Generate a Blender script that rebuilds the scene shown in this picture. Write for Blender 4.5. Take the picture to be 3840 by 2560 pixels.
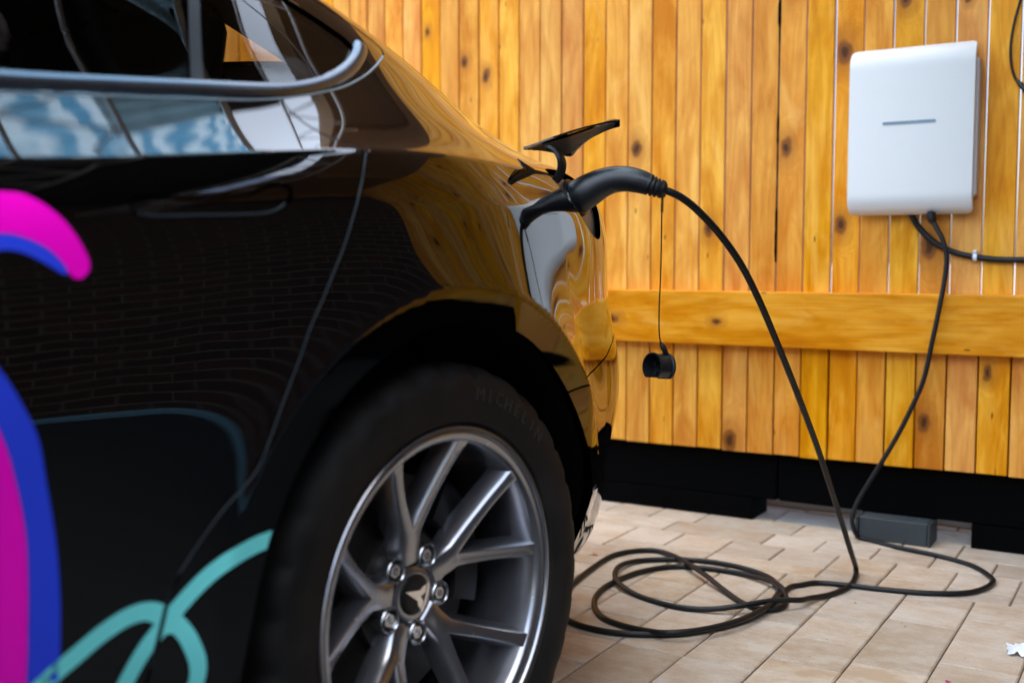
import bpy, bmesh, math, random
import numpy as np
from mathutils import Vector, Matrix
random.seed(7); np.random.seed(7)
for o in list(bpy.data.objects): bpy.data.objects.remove(o, do_unlink=True)
sc = bpy.context.scene
col = sc.collection
R = math.radians

# ---------------------------------------------------------------- camera
CAM = np.array([0., 0., .804])
F_PX, CX, CY = 4088.667, 1920., 1280.
YAW, PITCH = R(31.5775), R(4.2244)
FW = np.array([-math.sin(YAW)*math.cos(PITCH), math.cos(YAW)*math.cos(PITCH), -math.sin(PITCH)])
RT = np.array([math.cos(YAW), math.sin(YAW), 0.]); UP = np.cross(RT, FW)
cd = bpy.data.cameras.new('camera'); cam = bpy.data.objects.new('camera', cd); col.objects.link(cam)
cam.matrix_world = Matrix(((RT[0], UP[0], -FW[0], CAM[0]), (RT[1], UP[1], -FW[1], CAM[1]), (RT[2], UP[2], -FW[2], CAM[2]), (0, 0, 0, 1)))
cd.sensor_width = 36; cd.sensor_fit = 'HORIZONTAL'; cd.lens = F_PX/3840*36
cd.clip_start = .02; cd.clip_end = 2000
cd.dof.use_dof = True; cd.dof.focus_distance = 2.12; cd.dof.aperture_fstop = 2.8; cd.dof.aperture_blades = 0
sc.camera = cam

# ---------------------------------------------------------------- sky, sun, exposure
SUN_EL, SUN_AZ = R(80), R(190)          # azimuth clockwise from +Y: bright overcast, brightest high behind the photographer
w = bpy.data.worlds.new('World'); sc.world = w; w.use_nodes = True
nt_ = w.node_tree; nt_.nodes.clear()
sky = nt_.nodes.new('ShaderNodeTexSky'); sky.sky_type = 'NISHITA'; sky.sun_disc = False
sky.sun_elevation = SUN_EL; sky.sun_rotation = SUN_AZ; sky.dust_density = 4.0; sky.air_density = .9; sky.ozone_density = 1.
bg = nt_.nodes.new('ShaderNodeBackground'); bg.inputs['Strength'].default_value = .15
wo = nt_.nodes.new('ShaderNodeOutputWorld')
nt_.links.new(sky.outputs[0], bg.inputs[0]); nt_.links.new(bg.outputs[0], wo.inputs[0])
sl = bpy.data.lights.new('sun', 'SUN'); sl.energy = 1.5; sl.angle = R(122); sl.color = (.84, .93, 1)
so = bpy.data.objects.new('sun', sl); col.objects.link(so)
sd = Vector((math.sin(SUN_AZ)*math.cos(SUN_EL), math.cos(SUN_AZ)*math.cos(SUN_EL), math.sin(SUN_EL)))
so.rotation_euler = sd.to_track_quat('Z', 'Y').to_euler(); so.location = sd*20
sc.view_settings.view_transform = 'Standard'; sc.view_settings.look = 'None'
sc.view_settings.gamma = 1; sc.view_settings.exposure = 1.9; sc.view_settings.use_curve_mapping = False

# ---------------------------------------------------------------- helpers
def at(dx, dy, depth):
    """a place given in the photo's 2352 px preview and its distance along the view"""
    k = 3840/2352
    return Vector(CAM+(FW*F_PX+RT*(dx*k-CX)-UP*(dy*k-CY))/F_PX*depth)
def onY(dx, dy, Y):
    p = at(dx, dy, 1.)-Vector(CAM); return Vector(CAM)+p*(Y/p.y)
def onZ(dx, dy, Z):
    p = at(dx, dy, 1.)-Vector(CAM); return Vector(CAM)+p*((Z-CAM[2])/p.z)
def mesh(name, verts, faces, smooth=None):
    me = bpy.data.meshes.new(name); me.from_pydata([tuple(map(float, v)) for v in verts], [], [tuple(f) for f in faces]); me.update()
    if smooth is not None: shade(me, smooth)
    return me
def shade(me, ang):
    bm = bmesh.new(); bm.from_mesh(me)
    bmesh.ops.recalc_face_normals(bm, faces=bm.faces)
    for f in bm.faces: f.smooth = True
    c = R(ang)
    for e in bm.edges:
        if len(e.link_faces) == 2 and e.calc_face_angle(0) > c: e.smooth = False
    bm.to_mesh(me); bm.free()
def obj(name, me, mat=None, parent=None, label=None, cat=None, group=None, kind=None, loc=None):
    o = bpy.data.objects.new(name, me); col.objects.link(o)
    if mat is not None and me is not None and not me.materials: me.materials.append(mat)
    if parent is not None: o.parent = parent
    if loc is not None: o.location = loc
    if label: o['label'] = label
    if cat: o['category'] = cat
    if group: o['group'] = group
    if kind: o['kind'] = kind
    return o
class MB:
    def __init__(s): s.v = []; s.f = []
    def add(s, v, f):
        b = len(s.v); s.v += [tuple(map(float, p)) for p in v]; s.f += [tuple(b+i for i in q) for q in f]; return s
    def box(s, a, b, ch=0.):
        (x0, y0, z0), (x1, y1, z1) = a, b
        if ch <= 0:
            return s.add([(x0,y0,z0),(x1,y0,z0),(x1,y1,z0),(x0,y1,z0),(x0,y0,z1),(x1,y0,z1),(x1,y1,z1),(x0,y1,z1)],
                         [(3,2,1,0),(4,5,6,7),(0,1,5,4),(1,2,6,5),(2,3,7,6),(3,0,4,7)])
        c = ch; V = []
        for z, i in ((z0, c), (z0+c, 0), (z1-c, 0), (z1, c)):
            V += [(x0+i+c, y0+i, z), (x1-i-c, y0+i, z), (x1-i, y0+i+c, z), (x1-i, y1-i-c, z), (x1-i-c, y1-i, z), (x0+i+c, y1-i, z), (x0+i, y1-i-c, z), (x0+i, y0+i+c, z)]
        Fc = [tuple(range(7, -1, -1)), tuple(range(24, 32))]
        for k in range(3):
            for j in range(8): Fc.append((k*8+j, k*8+(j+1) % 8, k*8+8+(j+1) % 8, k*8+8+j))
        return s.add(V, Fc)
    def lathe(s, prof, n=48, axis='v', ang0=0, closed=False):
        """prof [(r, h)] turned about the local X axis: (h, r cos, r sin)"""
        V = []; m = len(prof)
        for i in range(n):
            a = ang0+2*math.pi*i/n
            for r, h in prof: V.append((h, r*math.cos(a), r*math.sin(a)))
        Fc = []
        for i in range(n):
            j = (i+1) % n
            for k in range(m-1 if not closed else m):
                k2 = (k+1) % m; Fc.append((i*m+k, j*m+k, j*m+k2, i*m+k2))
        return s.add(V, Fc)
    def tube(s, pts, r, n=10, caps=True, rs=None):
        P = [Vector(p) for p in pts]; V = []; m = len(P); T = []
        for i in range(m):
            T.append((P[min(i+1, m-1)]-P[max(i-1, 0)]).normalized())
        a = T[0].orthogonal().normalized()
        for i in range(m):
            a = (a-T[i]*a.dot(T[i])).normalized(); b = T[i].cross(a)
            rr = rs[i] if rs is not None else r
            for k in range(n):
                t = 2*math.pi*k/n; V.append(P[i]+(a*math.cos(t)+b*math.sin(t))*rr)
        Fc = []
        for i in range(m-1):
            for k in range(n): Fc.append((i*n+k, i*n+(k+1) % n, (i+1)*n+(k+1) % n, (i+1)*n+k))
        if caps: Fc += [tuple(range(n-1, -1, -1)), tuple((m-1)*n+k for k in range(n))]
        return s.add(V, Fc)
    def me(s, name, smooth=None): return mesh(name, s.v, s.f, smooth)
def spline(pts, sub=8):
    P = [Vector(p) for p in pts]; P = [2*P[0]-P[1]]+P+[2*P[-1]-P[-2]]; out = []
    for i in range(1, len(P)-2):
        p0, p1, p2, p3 = P[i-1:i+3]
        for k in range(sub):
            t = k/sub
            out.append(.5*((2*p1)+(p2-p0)*t+(2*p0-5*p1+4*p2-p3)*t*t+(3*p1-p0-3*p2+p3)*t**3))
    out.append(P[-2]); return out

# ---------------------------------------------------------------- materials
class NT:
    def __init__(s, name):
        s.m = bpy.data.materials.new(name); s.m.use_nodes = True; s.t = s.m.node_tree; s.t.nodes.clear()
        s.out = s.t.nodes.new('ShaderNodeOutputMaterial')
    def n(s, typ, ins=None, **kw):
        nd = s.t.nodes.new('ShaderNode'+typ)
        for k, v in kw.items(): setattr(nd, k, v)
        for k, v in (ins or {}).items():
            sk = nd.inputs[k]
            if isinstance(v, bpy.types.NodeSocket): s.t.links.new(v, sk)
            elif isinstance(v, (tuple, list)) and sk.type == 'RGBA' and len(v) == 3: sk.default_value = (*v, 1)
            else: sk.default_value = v
        return nd
    def math(s, op, a, b=0., c=0., clamp=False):
        nd = s.n('Math', {0: a, 1: b, 2: c}, operation=op); nd.use_clamp = clamp; return nd.outputs[0]
    def mix(s, f, a, b, bt='MIX'):
        nd = s.t.nodes.new('ShaderNodeMix'); nd.data_type = 'RGBA'; nd.blend_type = bt
        for k, v in ((0, f), (6, a), (7, b)):
            sk = nd.inputs[k]
            if isinstance(v, bpy.types.NodeSocket): s.t.links.new(v, sk)
            elif isinstance(v, (tuple, list)): sk.default_value = (*v, 1)
            else: sk.default_value = v
        return nd.outputs[2]
    def ramp(s, f, a, b, lo=0., hi=1.):
        return s.n('MapRange', {0: f, 1: a, 2: b, 3: lo, 4: hi}).outputs[0]
    def bsdf(s, col, rough, metal=0., **kw):
        ins = {'Base Color': col, 'Roughness': rough, 'Metallic': metal}; ins.update(kw)
        b = s.n('BsdfPrincipled', ins); s.t.links.new(b.outputs[0], s.out.inputs[0]); return b
    def bump(s, h, st, dist=.001):
        return s.n('Bump', {'Height': h, 'Strength': st, 'Distance': dist}).outputs[0]
M = {}
def plain(name, c, rough, metal=0., var=.12, scale=40., bump=0., **kw):
    t = NT(name); tc = t.n('TexCoord').outputs['Object']
    nz = t.n('TexNoise', {'Vector': tc, 'Scale': scale, 'Detail': 4.}).outputs[0]
    cc = t.mix(nz, tuple(x*(1-var) for x in c), tuple(min(1, x*(1+var)) for x in c))
    ins = dict(kw)
    if bump: ins['Normal'] = t.bump(t.n('TexNoise', {'Vector': tc, 'Scale': scale*6, 'Detail': 3.}).outputs[0], bump)
    rr = t.ramp(nz, .2, .8, rough*.9, min(1, rough*1.12))
    t.bsdf(cc, rr, metal, **ins); M[name] = t.m; return t.m
def wood(name, horiz=False):
    t = NT(name); tc = t.n('TexCoord').outputs['Object']; rnd = t.n('ObjectInfo').outputs['Random']
    sep = t.n('SeparateXYZ', {0: tc}); L, W = (sep.outputs[0], sep.outputs[2]) if horiz else (sep.outputs[2], sep.outputs[0])
    off = t.math('MULTIPLY', rnd, 53.)
    # knots: centre line cells along the board
    kn = t.n('TexNoise', {'Vector': tc, 'Scale': 30., 'Detail': 2.}).outputs[0]
    kv = t.n('CombineXYZ', {0: t.math('MULTIPLY_ADD', W, 6.6, t.math('MULTIPLY', kn, .12)), 1: t.math('MULTIPLY_ADD', L, 3.9, t.math('MULTIPLY_ADD', kn, .10, off)), 2: off}).outputs[0]
    vo = t.n('TexVoronoi', {'Vector': kv, 'Scale': 1., 'Randomness': 1.}, voronoi_dimensions='2D')
    kcol = t.n('SeparateColor', {0: vo.outputs['Color']}); ksel = kcol.outputs[0]
    kd = t.math('DIVIDE', vo.outputs['Distance'], t.math('MULTIPLY_ADD', kcol.outputs[2], 1.0, .45))
    act = t.ramp(ksel, .91, .915)
    warp = t.math('MULTIPLY', t.n('MapRange', {0: kd, 1: .42, 2: .06, 3: 0., 4: 1.}).outputs[0], act)
    wv = t.math('MULTIPLY_ADD', t.math('MULTIPLY', warp, warp), .55, W)
    gv = t.n('CombineXYZ', {0: t.math('MULTIPLY', wv, 11.), 1: t.math('MULTIPLY_ADD', L, .85, off), 2: off}).outputs[0]
    broad = t.n('TexNoise', {'Vector': gv, 'Scale': 1., 'Detail': 2.5, 'Roughness': .5}).outputs[0]
    rings = t.math('MULTIPLY_ADD', t.math('SINE', t.math('MULTIPLY', broad, 75.)), .5, .5)
    rings = t.math('POWER', rings, 2.2)
    fv = t.n('CombineXYZ', {0: t.math('MULTIPLY', W, 260.), 1: t.math('MULTIPLY_ADD', L, 7., off), 2: t.math('MULTIPLY_ADD', sep.outputs[1], 60., off)}).outputs[0]
    fine = t.n('TexNoise', {'Vector': fv, 'Scale': 1., 'Detail': 5., 'Roughness': .65}).outputs[0]
    bv = t.n('CombineXYZ', {0: t.math('MULTIPLY', W, 16.), 1: t.math('MULTIPLY_ADD', L, 4.5, off), 2: off}).outputs[0]
    blot = t.n('TexNoise', {'Vector': bv, 'Scale': 1., 'Detail': 3.5, 'Roughness': .55, 'Distortion': .6}).outputs[0]
    c = t.mix(t.ramp(blot, .34, .70), (.85, .405, .066), (.60, .19, .014))
    c = t.mix(t.math('MULTIPLY', rings, .26), c, (.42, .125, .010))
    c = t.mix(t.math('MULTIPLY', t.ramp(fine, .35, .75), .30), c, (.82, .48, .095))
    b2v = t.n('CombineXYZ', {0: t.math('MULTIPLY', W, 8.), 1: t.math('MULTIPLY_ADD', L, 1.7, off), 2: t.math('ADD', off, 9.)}).outputs[0]
    st = t.n('TexNoise', {'Vector': b2v, 'Scale': 1., 'Detail': 5., 'Roughness': .6, 'Distortion': 1.2}).outputs[0]
    c = t.mix(t.ramp(st, .52, .70, 0., .75), c, (.50, .145, .010))
    c = t.mix(t.ramp(st, .42, .30, 0., .5), c, (.88, .49, .13))
    # board to board
    hs = t.n('HueSaturation', {'Hue': t.math('MULTIPLY_ADD', rnd, .009, .4945), 'Saturation': t.math('MULTIPLY_ADD', t.math('FRACT', t.math('MULTIPLY', rnd, 17.3)),   .12, .96),
                               'Value': t.math('MULTIPLY_ADD', t.math('FRACT', t.math('MULTIPLY', rnd, 7.7)),   .20, .89), 'Color': c}).outputs[0]
    halo = t.math('MULTIPLY', t.ramp(kd, .34, .10), t.math('MULTIPLY', act, .6))
    c = t.mix(halo, hs, (.34, .10, .009))
    kr = t.math('MULTIPLY', t.ramp(kd, .135, .095), act)
    c = t.mix(t.math('MULTIPLY', kr, .80), c, (.17, .052, .010))
    c = t.mix(t.math('MULTIPLY', t.math('MULTIPLY', t.ramp(kd, .075, .035), act), .8), c, (.035, .014, .006))
    # tiny dark specks
    sv = t.n('CombineXYZ', {0: t.math('MULTIPLY', W, 24.), 1: t.math('MULTIPLY_ADD', L, 7., off), 2: off}).outputs[0]
    vs = t.n('TexVoronoi', {'Vector': sv, 'Scale': 1.}, voronoi_dimensions='2D')
    sp = t.math('MULTIPLY', t.ramp(vs.outputs['Distance'], .075, .045), t.ramp(t.n('SeparateColor', {0: vs.outputs['Color']}).outputs[1], .90, .92))
    c = t.mix(t.math('MULTIPLY', sp, .8), c, (.06, .022, .008))
    h = t.math('MULTIPLY_ADD', fine, .6, t.math('MULTIPLY', rings, .4))
    t.bsdf(c, t.ramp(fine, .3, .7, .30, .48), 0., Normal=t.bump(h, .25, .0012), **{'Specular IOR Level': .16})
    M[name] = t.m
wood('pine'); wood('pine_rail', True)

t = NT('paver'); tc = t.n('TexCoord').outputs['Object']; rnd = t.n('ObjectInfo').outputs['Random']
off = t.math('MULTIPLY', rnd, 31.); sp_ = t.n('SeparateXYZ', {0: tc})
pv = t.n('CombineXYZ', {0: t.math('MULTIPLY_ADD', sp_.outputs[0], 9., off), 1: t.math('MULTIPLY_ADD', sp_.outputs[1], 13., off), 2: off}).outputs[0]
b1 = t.n('TexNoise', {'Vector': pv, 'Scale': 1., 'Detail': 8., 'Roughness': .75}).outputs[0]
gp = t.n('NewGeometry').outputs['Position']
b2 = t.n('TexNoise', {'Vector': gp, 'Scale': 2.2, 'Detail': 4.}).outputs[0]
b3 = t.n('TexNoise', {'Vector': tc, 'Scale': 260., 'Detail': 5., 'Roughness': .7}).outputs[0]
c = t.mix(t.ramp(b1, .40, .62), (.41, .295, .195), (.52, .44, .355))
c = t.mix(t.math('MULTIPLY', t.ramp(b2, .42, .68), .5), c, (.50, .43, .36))
c = t.mix(t.math('MULTIPLY', t.ramp(b3, .45, .70), .42), c, (.30, .225, .165))
sv = t.n('TexVoronoi', {'Vector': gp, 'Scale': 26.}); spk = t.math('MULTIPLY', t.ramp(sv.outputs['Distance'], .07, .04), t.ramp(t.n('SeparateColor', {0: sv.outputs['Color']}).outputs[0], .86, .88))
c = t.mix(t.math('MULTIPLY', spk, .7), c, (.08, .055, .04))
c = t.n('HueSaturation', {'Value': t.math('MULTIPLY_ADD', rnd, .28, .84), 'Saturation': t.math('MULTIPLY_ADD', t.math('FRACT', t.math('MULTIPLY', rnd, 9.1)), .25, .85), 'Color': c}).outputs[0]
t.bsdf(c, .78, 0., Normal=t.bump(t.math('MULTIPLY_ADD', b3, .5, b1), .5, .003), **{'Specular IOR Level': .25}); M['paver'] = t.m

t = NT('brick'); tc = t.n('TexCoord').outputs['Object']; sp_ = t.n('SeparateXYZ', {0: tc})
bv = t.n('CombineXYZ', {0: sp_.outputs[1], 1: sp_.outputs[2], 2: 0.}).outputs[0]
bt = t.n('TexBrick', {'Vector': bv, 'Color1': (.075, .028, .018), 'Color2': (.035, .016, .011), 'Mortar': (.17, .135, .11), 'Scale': 1., 'Mortar Size': .006, 'Mortar Smooth': .1, 'Brick Width': .25, 'Row Height': .077})
nz = t.n('TexNoise', {'Vector': tc, 'Scale': 9., 'Detail': 5.}).outputs[0]
c = t.mix(t.ramp(nz, .35, .7, 0., .45), bt.outputs[0], (.05, .025, .017))
t.bsdf(c, .85, 0., Normal=t.bump(t.math('MULTIPLY_ADD', bt.outputs[1], -1., nz), .5, .006)); M['brick'] = t.m

t = NT('car_paint'); lw = t.n('TexNoise', {'Vector': t.n('TexCoord').outputs['Object'], 'Scale': 900., 'Detail': 2.}).outputs[0]
wv_ = t.n('TexNoise', {'Vector': t.n('TexCoord').outputs['Object'], 'Scale': 13., 'Detail': 0.}).outputs[0]
t.bsdf(t.mix(lw, (.0006, .0006, .0007), (.0011, .001, .0011)), .06, 0., **{'Coat Normal': t.bump(wv_, .22, .0011), 'IOR': 1.55, 'Coat Weight': 1., 'Coat Roughness': .012, 'Coat IOR': 1.8, 'Specular IOR Level': .04}); M['paint'] = t.m
def glassmat(name, tint, ior=1.5):
    t = NT(name); nz = t.n('TexNoise', {'Vector': t.n('TexCoord').outputs['Object'], 'Scale': 6.}).outputs[0]
    bf = t.n('NewGeometry').outputs['Backfacing']
    fr = t.n('Fresnel', {'IOR': t.ramp(bf, 0., 1., ior, 1/ior)}).outputs[0]     # thin pane: the same reflection from both faces
    tr = t.n('BsdfTransparent', {'Color': t.mix(nz, tint, tuple(x*.92 for x in tint))}); gl = t.n('BsdfGlossy', {'Color': (1, 1, 1, 1), 'Roughness': .004})
    mx = t.n('MixShader', {0: fr, 1: tr.outputs[0], 2: gl.outputs[0]}); t.t.links.new(mx.outputs[0], t.out.inputs[0]); M[name] = t.m
glassmat('dark_glass', (.05, .048, .045), 1.5); glassmat('side_glass', (.52, .50, .45), 1.5); glassmat('rear_glass', (.80, .78, .68), 1.45)
plain('roof_glass', (.006, .006, .008), .03, 0., **{'IOR': 1.5})
plain('trim', (.15, .17, .20), .24, .9)
plain('edge_strip', (.34, .44, .50), .35, .7)  # pale colour stands in for the highlight on the window frame edge
plain('faint_edge', (.022, .034, .042), .4, .5)  # painted highlight colour for the door and handle edges
plain('black_plastic', (.005, .005, .0055), .42, bump=.1)
plain('port_plastic', (.050, .044, .038), .40, bump=.15)
plain('liner', (.0016, .0016, .0016), .9, bump=.3, **{'Specular IOR Level': .1})
plain('dark_trim', (.006, .005, .0042), .7, bump=.2)
plain('rubber_cable', (.004, .0055, .007), .46, var=.25, scale=60, bump=.08, **{'Specular IOR Level': .35})
plain('plug_shell', (.007, .009, .011), .36, var=.1, scale=90, bump=.15)
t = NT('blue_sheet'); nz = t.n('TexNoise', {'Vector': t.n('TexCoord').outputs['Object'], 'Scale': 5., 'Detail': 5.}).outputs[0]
wt = t.n('TexWave', {'Vector': t.n('TexCoord').outputs['Object'], 'Scale': 2.6, 'Distortion': 9., 'Detail': 2.5, 'Detail Scale': 1.6}, bands_direction='Y').outputs[1]  # light and dark ripples painted in, for wavy reflections on the shoulder
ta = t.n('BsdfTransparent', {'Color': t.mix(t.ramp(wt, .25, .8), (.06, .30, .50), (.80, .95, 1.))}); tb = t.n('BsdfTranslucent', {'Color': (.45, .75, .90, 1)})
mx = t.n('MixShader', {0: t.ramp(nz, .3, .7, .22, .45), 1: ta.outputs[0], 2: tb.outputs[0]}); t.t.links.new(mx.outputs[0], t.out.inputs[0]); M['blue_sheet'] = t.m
plain('pillar_fabric', (.075, .052, .030), .8, bump=.2)
plain('seat_fabric', (.008, .0065, .0055), .8, bump=.3)
plain('white_shell', (.70, .695, .665), .42, var=.02, scale=300, bump=.10)
plain('grey_shell', (.55, .58, .62), .5, var=.03)
plain('slot', (.16, .235, .29), .25)
plain('rim_metal', (.31, .315, .335), .25, .92, var=.03)
plain('nut_metal', (.52, .52, .52), .22, .95)
plain('disc_metal', (.045, .042, .038), .5, .4, var=.2, scale=25)
plain('caliper', (.010, .010, .011), .5, .2)
plain('cap_dark', (.009, .009, .0085), .45, **{'Specular IOR Level': .3})
plain('emblem', (.78, .76, .74), .18, .9)
plain('steel_black', (.0010, .0010, .0011), .85, var=.3, bump=.2, **{'Specular IOR Level': .05})
plain('concrete_block', (.034, .042, .046), .7, var=.2, bump=.3)
plain('white_steel', (.75, .77, .80), .45, var=.05)
plain('dark_roof', (.035, .028, .022), .8, var=.3)
plain('soffit', (.26, .125, .032), .6, var=.3, scale=8)
plain('plinth_paint', (.16, .34, .42), .6)  # colour of the added strip that draws a bright line in the door
plain('joint_sand', (.20, .165, .13), .95, var=.3, scale=90)
plain('asphalt', (.013, .015, .017), .85, var=.35, scale=60, bump=.4)
plain('ground', (.34, .31, .27), .9, var=.2, scale=3)
plain('magenta', (.84, .001, .50), .22, var=.03); plain('blue', (.022, .055, .66), .22, var=.03); plain('cyan', (.17, .72, .70), .22, var=.03)
plain('tyre_letter', (.013, .0125, .012), .6)
plain('white_plastic', (.72, .74, .80), .35, var=.04)
plain('leaf', (.32, .13, .04), .6, var=.3); plain('leaf_pink', (.35, .02, .10), .6, var=.3)
plain('print_white', (.55, .55, .52), .5); plain('gold', (.42, .34, .17), .35, .6)
plain('tail_lamp', (.10, .004, .004), .05, 0., **{'IOR': 1.5, 'Coat Weight': 1.})
t = NT('tyre'); tc = t.n('TexCoord').outputs['Object']
nz = t.n('TexNoise', {'Vector': tc, 'Scale': 14., 'Detail': 5.}).outputs[0]; n2 = t.n('TexNoise', {'Vector': tc, 'Scale': 300., 'Detail': 2.}).outputs[0]
c = t.mix(t.ramp(nz, .45, .72), (.0040, .0040, .0040), (.014, .012, .010))
t.bsdf(c, t.ramp(nz, .3, .7, .62, .8), 0., Normal=t.bump(n2, .2, .0008), **{'Specular IOR Level': .3}); M['tyre'] = t.m

# ================================================================ the setting
gr = obj('ground', mesh('ground', [(-300,-300,-.06),(300,-300,-.06),(300,300,-.06),(-300,300,-.06)], [(0,1,2,3)]), M['ground'], kind='structure')

# ---------------------------------------------------------------- pavement of rectangular pavers
pav = obj('pavement', MB().box((-9.5,1.612,-.055), (.06,5.2,-.009)).me('pavement'), M['joint_sand'], kind='structure')
pavlist = []           # (x0, x1, y0, y1)
PX, PL = .1507, .155
anchor = {0: 2.122, -1: 2.037, -2: 2.04, -3: 2.046, 1: 2.19, 2: 2.273, 3: 2.11}
x_ref = -.6925
for k in range(-58, 5):
    x0 = x_ref+PX*k; a = anchor.get(k, 2.0+random.random()*.31)
    rr = random.Random(k*13+5)
    y = a
    while y < 2.735:
        L = PL*(2 if rr.random() < .45 else 1)
        if 2.735-(y+L) < .07: L = 2.735-y
        pavlist.append((x0, x0+PX, y, y+L)); y += L
    y = a
    while y > 1.62:
        L = PL*(2 if rr.random() < .45 else 1); pavlist.append((x0, x0+PX, y-L, y)); y -= L
def prow(y0, y1, x_at, ws, seed):
    rr = random.Random(seed); x = x_at
    while x < -.05: w_ = rr.choice(ws); pavlist.append((x, x+w_, y0, y1)); x += w_
    x = x_at
    while x > -9.2: w_ = rr.choice(ws); pavlist.append((x-w_, x, y0, y1)); x -= w_
prow(2.735, 2.825, -.621, (.152, .304), 1); prow(2.825, 2.978, -.469, (.152,), 2); prow(2.978, 3.115, -.695, (.152, .304), 3)
y = 3.115; i = 4
while y < 5.0: prow(y, y+.155, -.70+.05*(i % 3), (.152, .304), i); y += .155; i += 1
def paver_geo(w_, l_, hz=.05):
    g = .0017; c = .0030; x, y = w_/2-g, l_/2-g
    return [(-x,-y,-hz),(x,-y,-hz),(x,y,-hz),(-x,y,-hz),(-x,-y,-c),(x,-y,-c),(x,y,-c),(-x,y,-c),(-x+c,-y+c,0),(x-c,-y+c,0),(x-c,y-c,0),(-x+c,y-c,0)], \
           [(0,1,5,4),(1,2,6,5),(2,3,7,6),(3,0,4,7),(4,5,9,8),(5,6,10,9),(6,7,11,10),(7,4,8,11),(8,9,10,11)]
pmesh = {}; rest = MB(); nn = 0
for (x0, x1, y0, y1) in pavlist:
    cx_, cy_ = (x0+x1)/2, (y0+y1)/2; w_, l_ = x1-x0, y1-y0
    near = -1.75 < cx_ < .12 and 1.72 < cy_ < 3.75
    dz = random.uniform(-.0012, .0008)
    if near:
        key = (round(w_, 3), round(l_, 3))
        if key not in pmesh: pmesh[key] = mesh('paver', *paver_geo(w_, l_))
        o = obj('paver', pmesh[key], M['paver'], pav, loc=(cx_, cy_, dz)); nn += 1
        o.rotation_euler = (random.gauss(0, .003), random.gauss(0, .003), random.gauss(0, .002))
    else:
        V, Fc = paver_geo(w_, l_); rest.add([(a+cx_, b+cy_, c_+dz) for a, b, c_ in V], Fc)
obj('paver_field', rest.me('paver_field'), M['paver'], pav, kind='stuff')
print('pavers', nn)

obj('drive', MB().box((.075, -5.5, -.055), (2.448, 6.5, -.004))  .box((-9.5, -5.5, -.055), (.0745, 1.61, -.004)).me('drive'), M['asphalt'], kind='structure')  # unseen ground, made dark to keep the lower door reflections dark
# ---------------------------------------------------------------- timber fence
FY = 3.22
fence = obj('timber_fence', None, label='honey coloured fence of upright pine planks with a broad horizontal rail', cat='fence')
fence.location = (-2, FY, 0)
def fpart(name, mb, mat): 
    o = obj(name, mb, mat, fence); o.matrix_parent_inverse = Matrix.Identity(4); return o
PW = .0822; FX0, FX1 = -9.2, 1.2; FTOP = 2.42
k = 0; xe = -1.4577
ks = range(int((FX0-xe)/PW)-1, int((FX1-xe)/PW)+1)
plank_variants = {}
for k in ks:
    x0 = xe+PW*k
    rr = random.Random(k*7+3); gapl = rr.uniform(.0015, .0032); gapr = rr.uniform(.0015, .0032)
    if k == 13: gapr = .006
    wv = (PW-gapl-gapr)
    zb = .2165+rr.uniform(-.002, .002)
    key = rr.randrange(8)
    w_ = round(wv, 4); c = .0018; T_ = .021
    if w_ not in plank_variants:
        h = w_/2; P8 = [(-h+c,0),(h-c,0),(h,c),(h,T_-c),(h-c,T_),(-h+c,T_),(-h,T_-c),(-h,c)]
        V = [(a, b, 0) for a, b in P8]+[(a, b, FTOP-.2165) for a, b in P8]
        plank_variants[w_] = mesh('plank', V, [tuple(range(7,-1,-1)), tuple(range(8,16))]+[(j,(j+1)%8,8+(j+1)%8,8+j) for j in range(8)])
    o = obj('plank', plank_variants[w_], M['pine'], fence)
    o.location = (x0+gapl+wv/2+2, rr.uniform(-.0015, .0015), zb); o.rotation_euler = (0, 0, rr.gauss(0, .004))
rl = obj('rail', MB().box((-7.2, -.040, -.083), (3.15, -.0016, .083), .003).me('rail'), M['pine_rail'], fence, loc=(0.02, 0, .629))
rl2 = obj('rail', MB().box((-7.2, .024, -.07), (3.15, .064, .07), .003).me('rail_back'), M['pine_rail'], fence, loc=(0.02, 0, 2.25))
bm_ = MB().box((-7.2, .026, .069), (.96, .17, .2195), .004); obj('base_beam', bm_.me('base_beam'), M['steel_black'], fence)
bm_ = MB().box((.965, .026, .069), (3.2, .17, .2195), .004); obj('base_beam', bm_.me('base_beam2'), M['steel_black'], fence)
obj('kick_board', MB().box((-7.2, .0245, .2215), (3.2, .031, .60)).me('kick_board'), M['steel_black'], fence)
obj('foot', MB().box((-7.2, .024, -.002), (.885, .165, .068), .002).me('foot_long'), M['steel_black'], fence)
obj('foot', MB().box((1.52, .024, -.002), (3.2, .165, .068), .002).me('foot_right'), M['steel_black'], fence)
for x in (-6.9, -5.1, -3.3, -1.9, 3.0):
    obj('post', MB().box((x-.03, .066, .2205), (x+.03, .126, 2.38), .003).me('post'), M['steel_black'], fence)
obj('edging', MB().box((-7.2, .27, -.004), (3.2, .34, .022), .003).me('edging'), M['white_steel'], fence)  # white strip stands in for sunlit ground seen under the beam
# bark left along the edge of one plank
V = []; Fc = []; rb = random.Random(11); xb = -1.0478+2
for i in range(70):
    zz = .80+i*.0165; w_ = max(.0006, .0022+.0022*math.sin(i*.31)+rb.uniform(-.0016, .0016)) if not 26 < i < 34 else .0008
    V += [(xb-w_, -.0012, zz), (xb+w_*.8, -.0012, zz), (xb+w_*.8, .004, zz), (xb-w_, .004, zz)]
for i in range(69):
    for k in range(4): Fc.append((i*4+k, i*4+(k+1)%4, i*4+4+(k+1)%4, i*4+4+k))
obj('bark_edge', mesh('bark_edge', V, Fc), M['liner'], fence)
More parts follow.
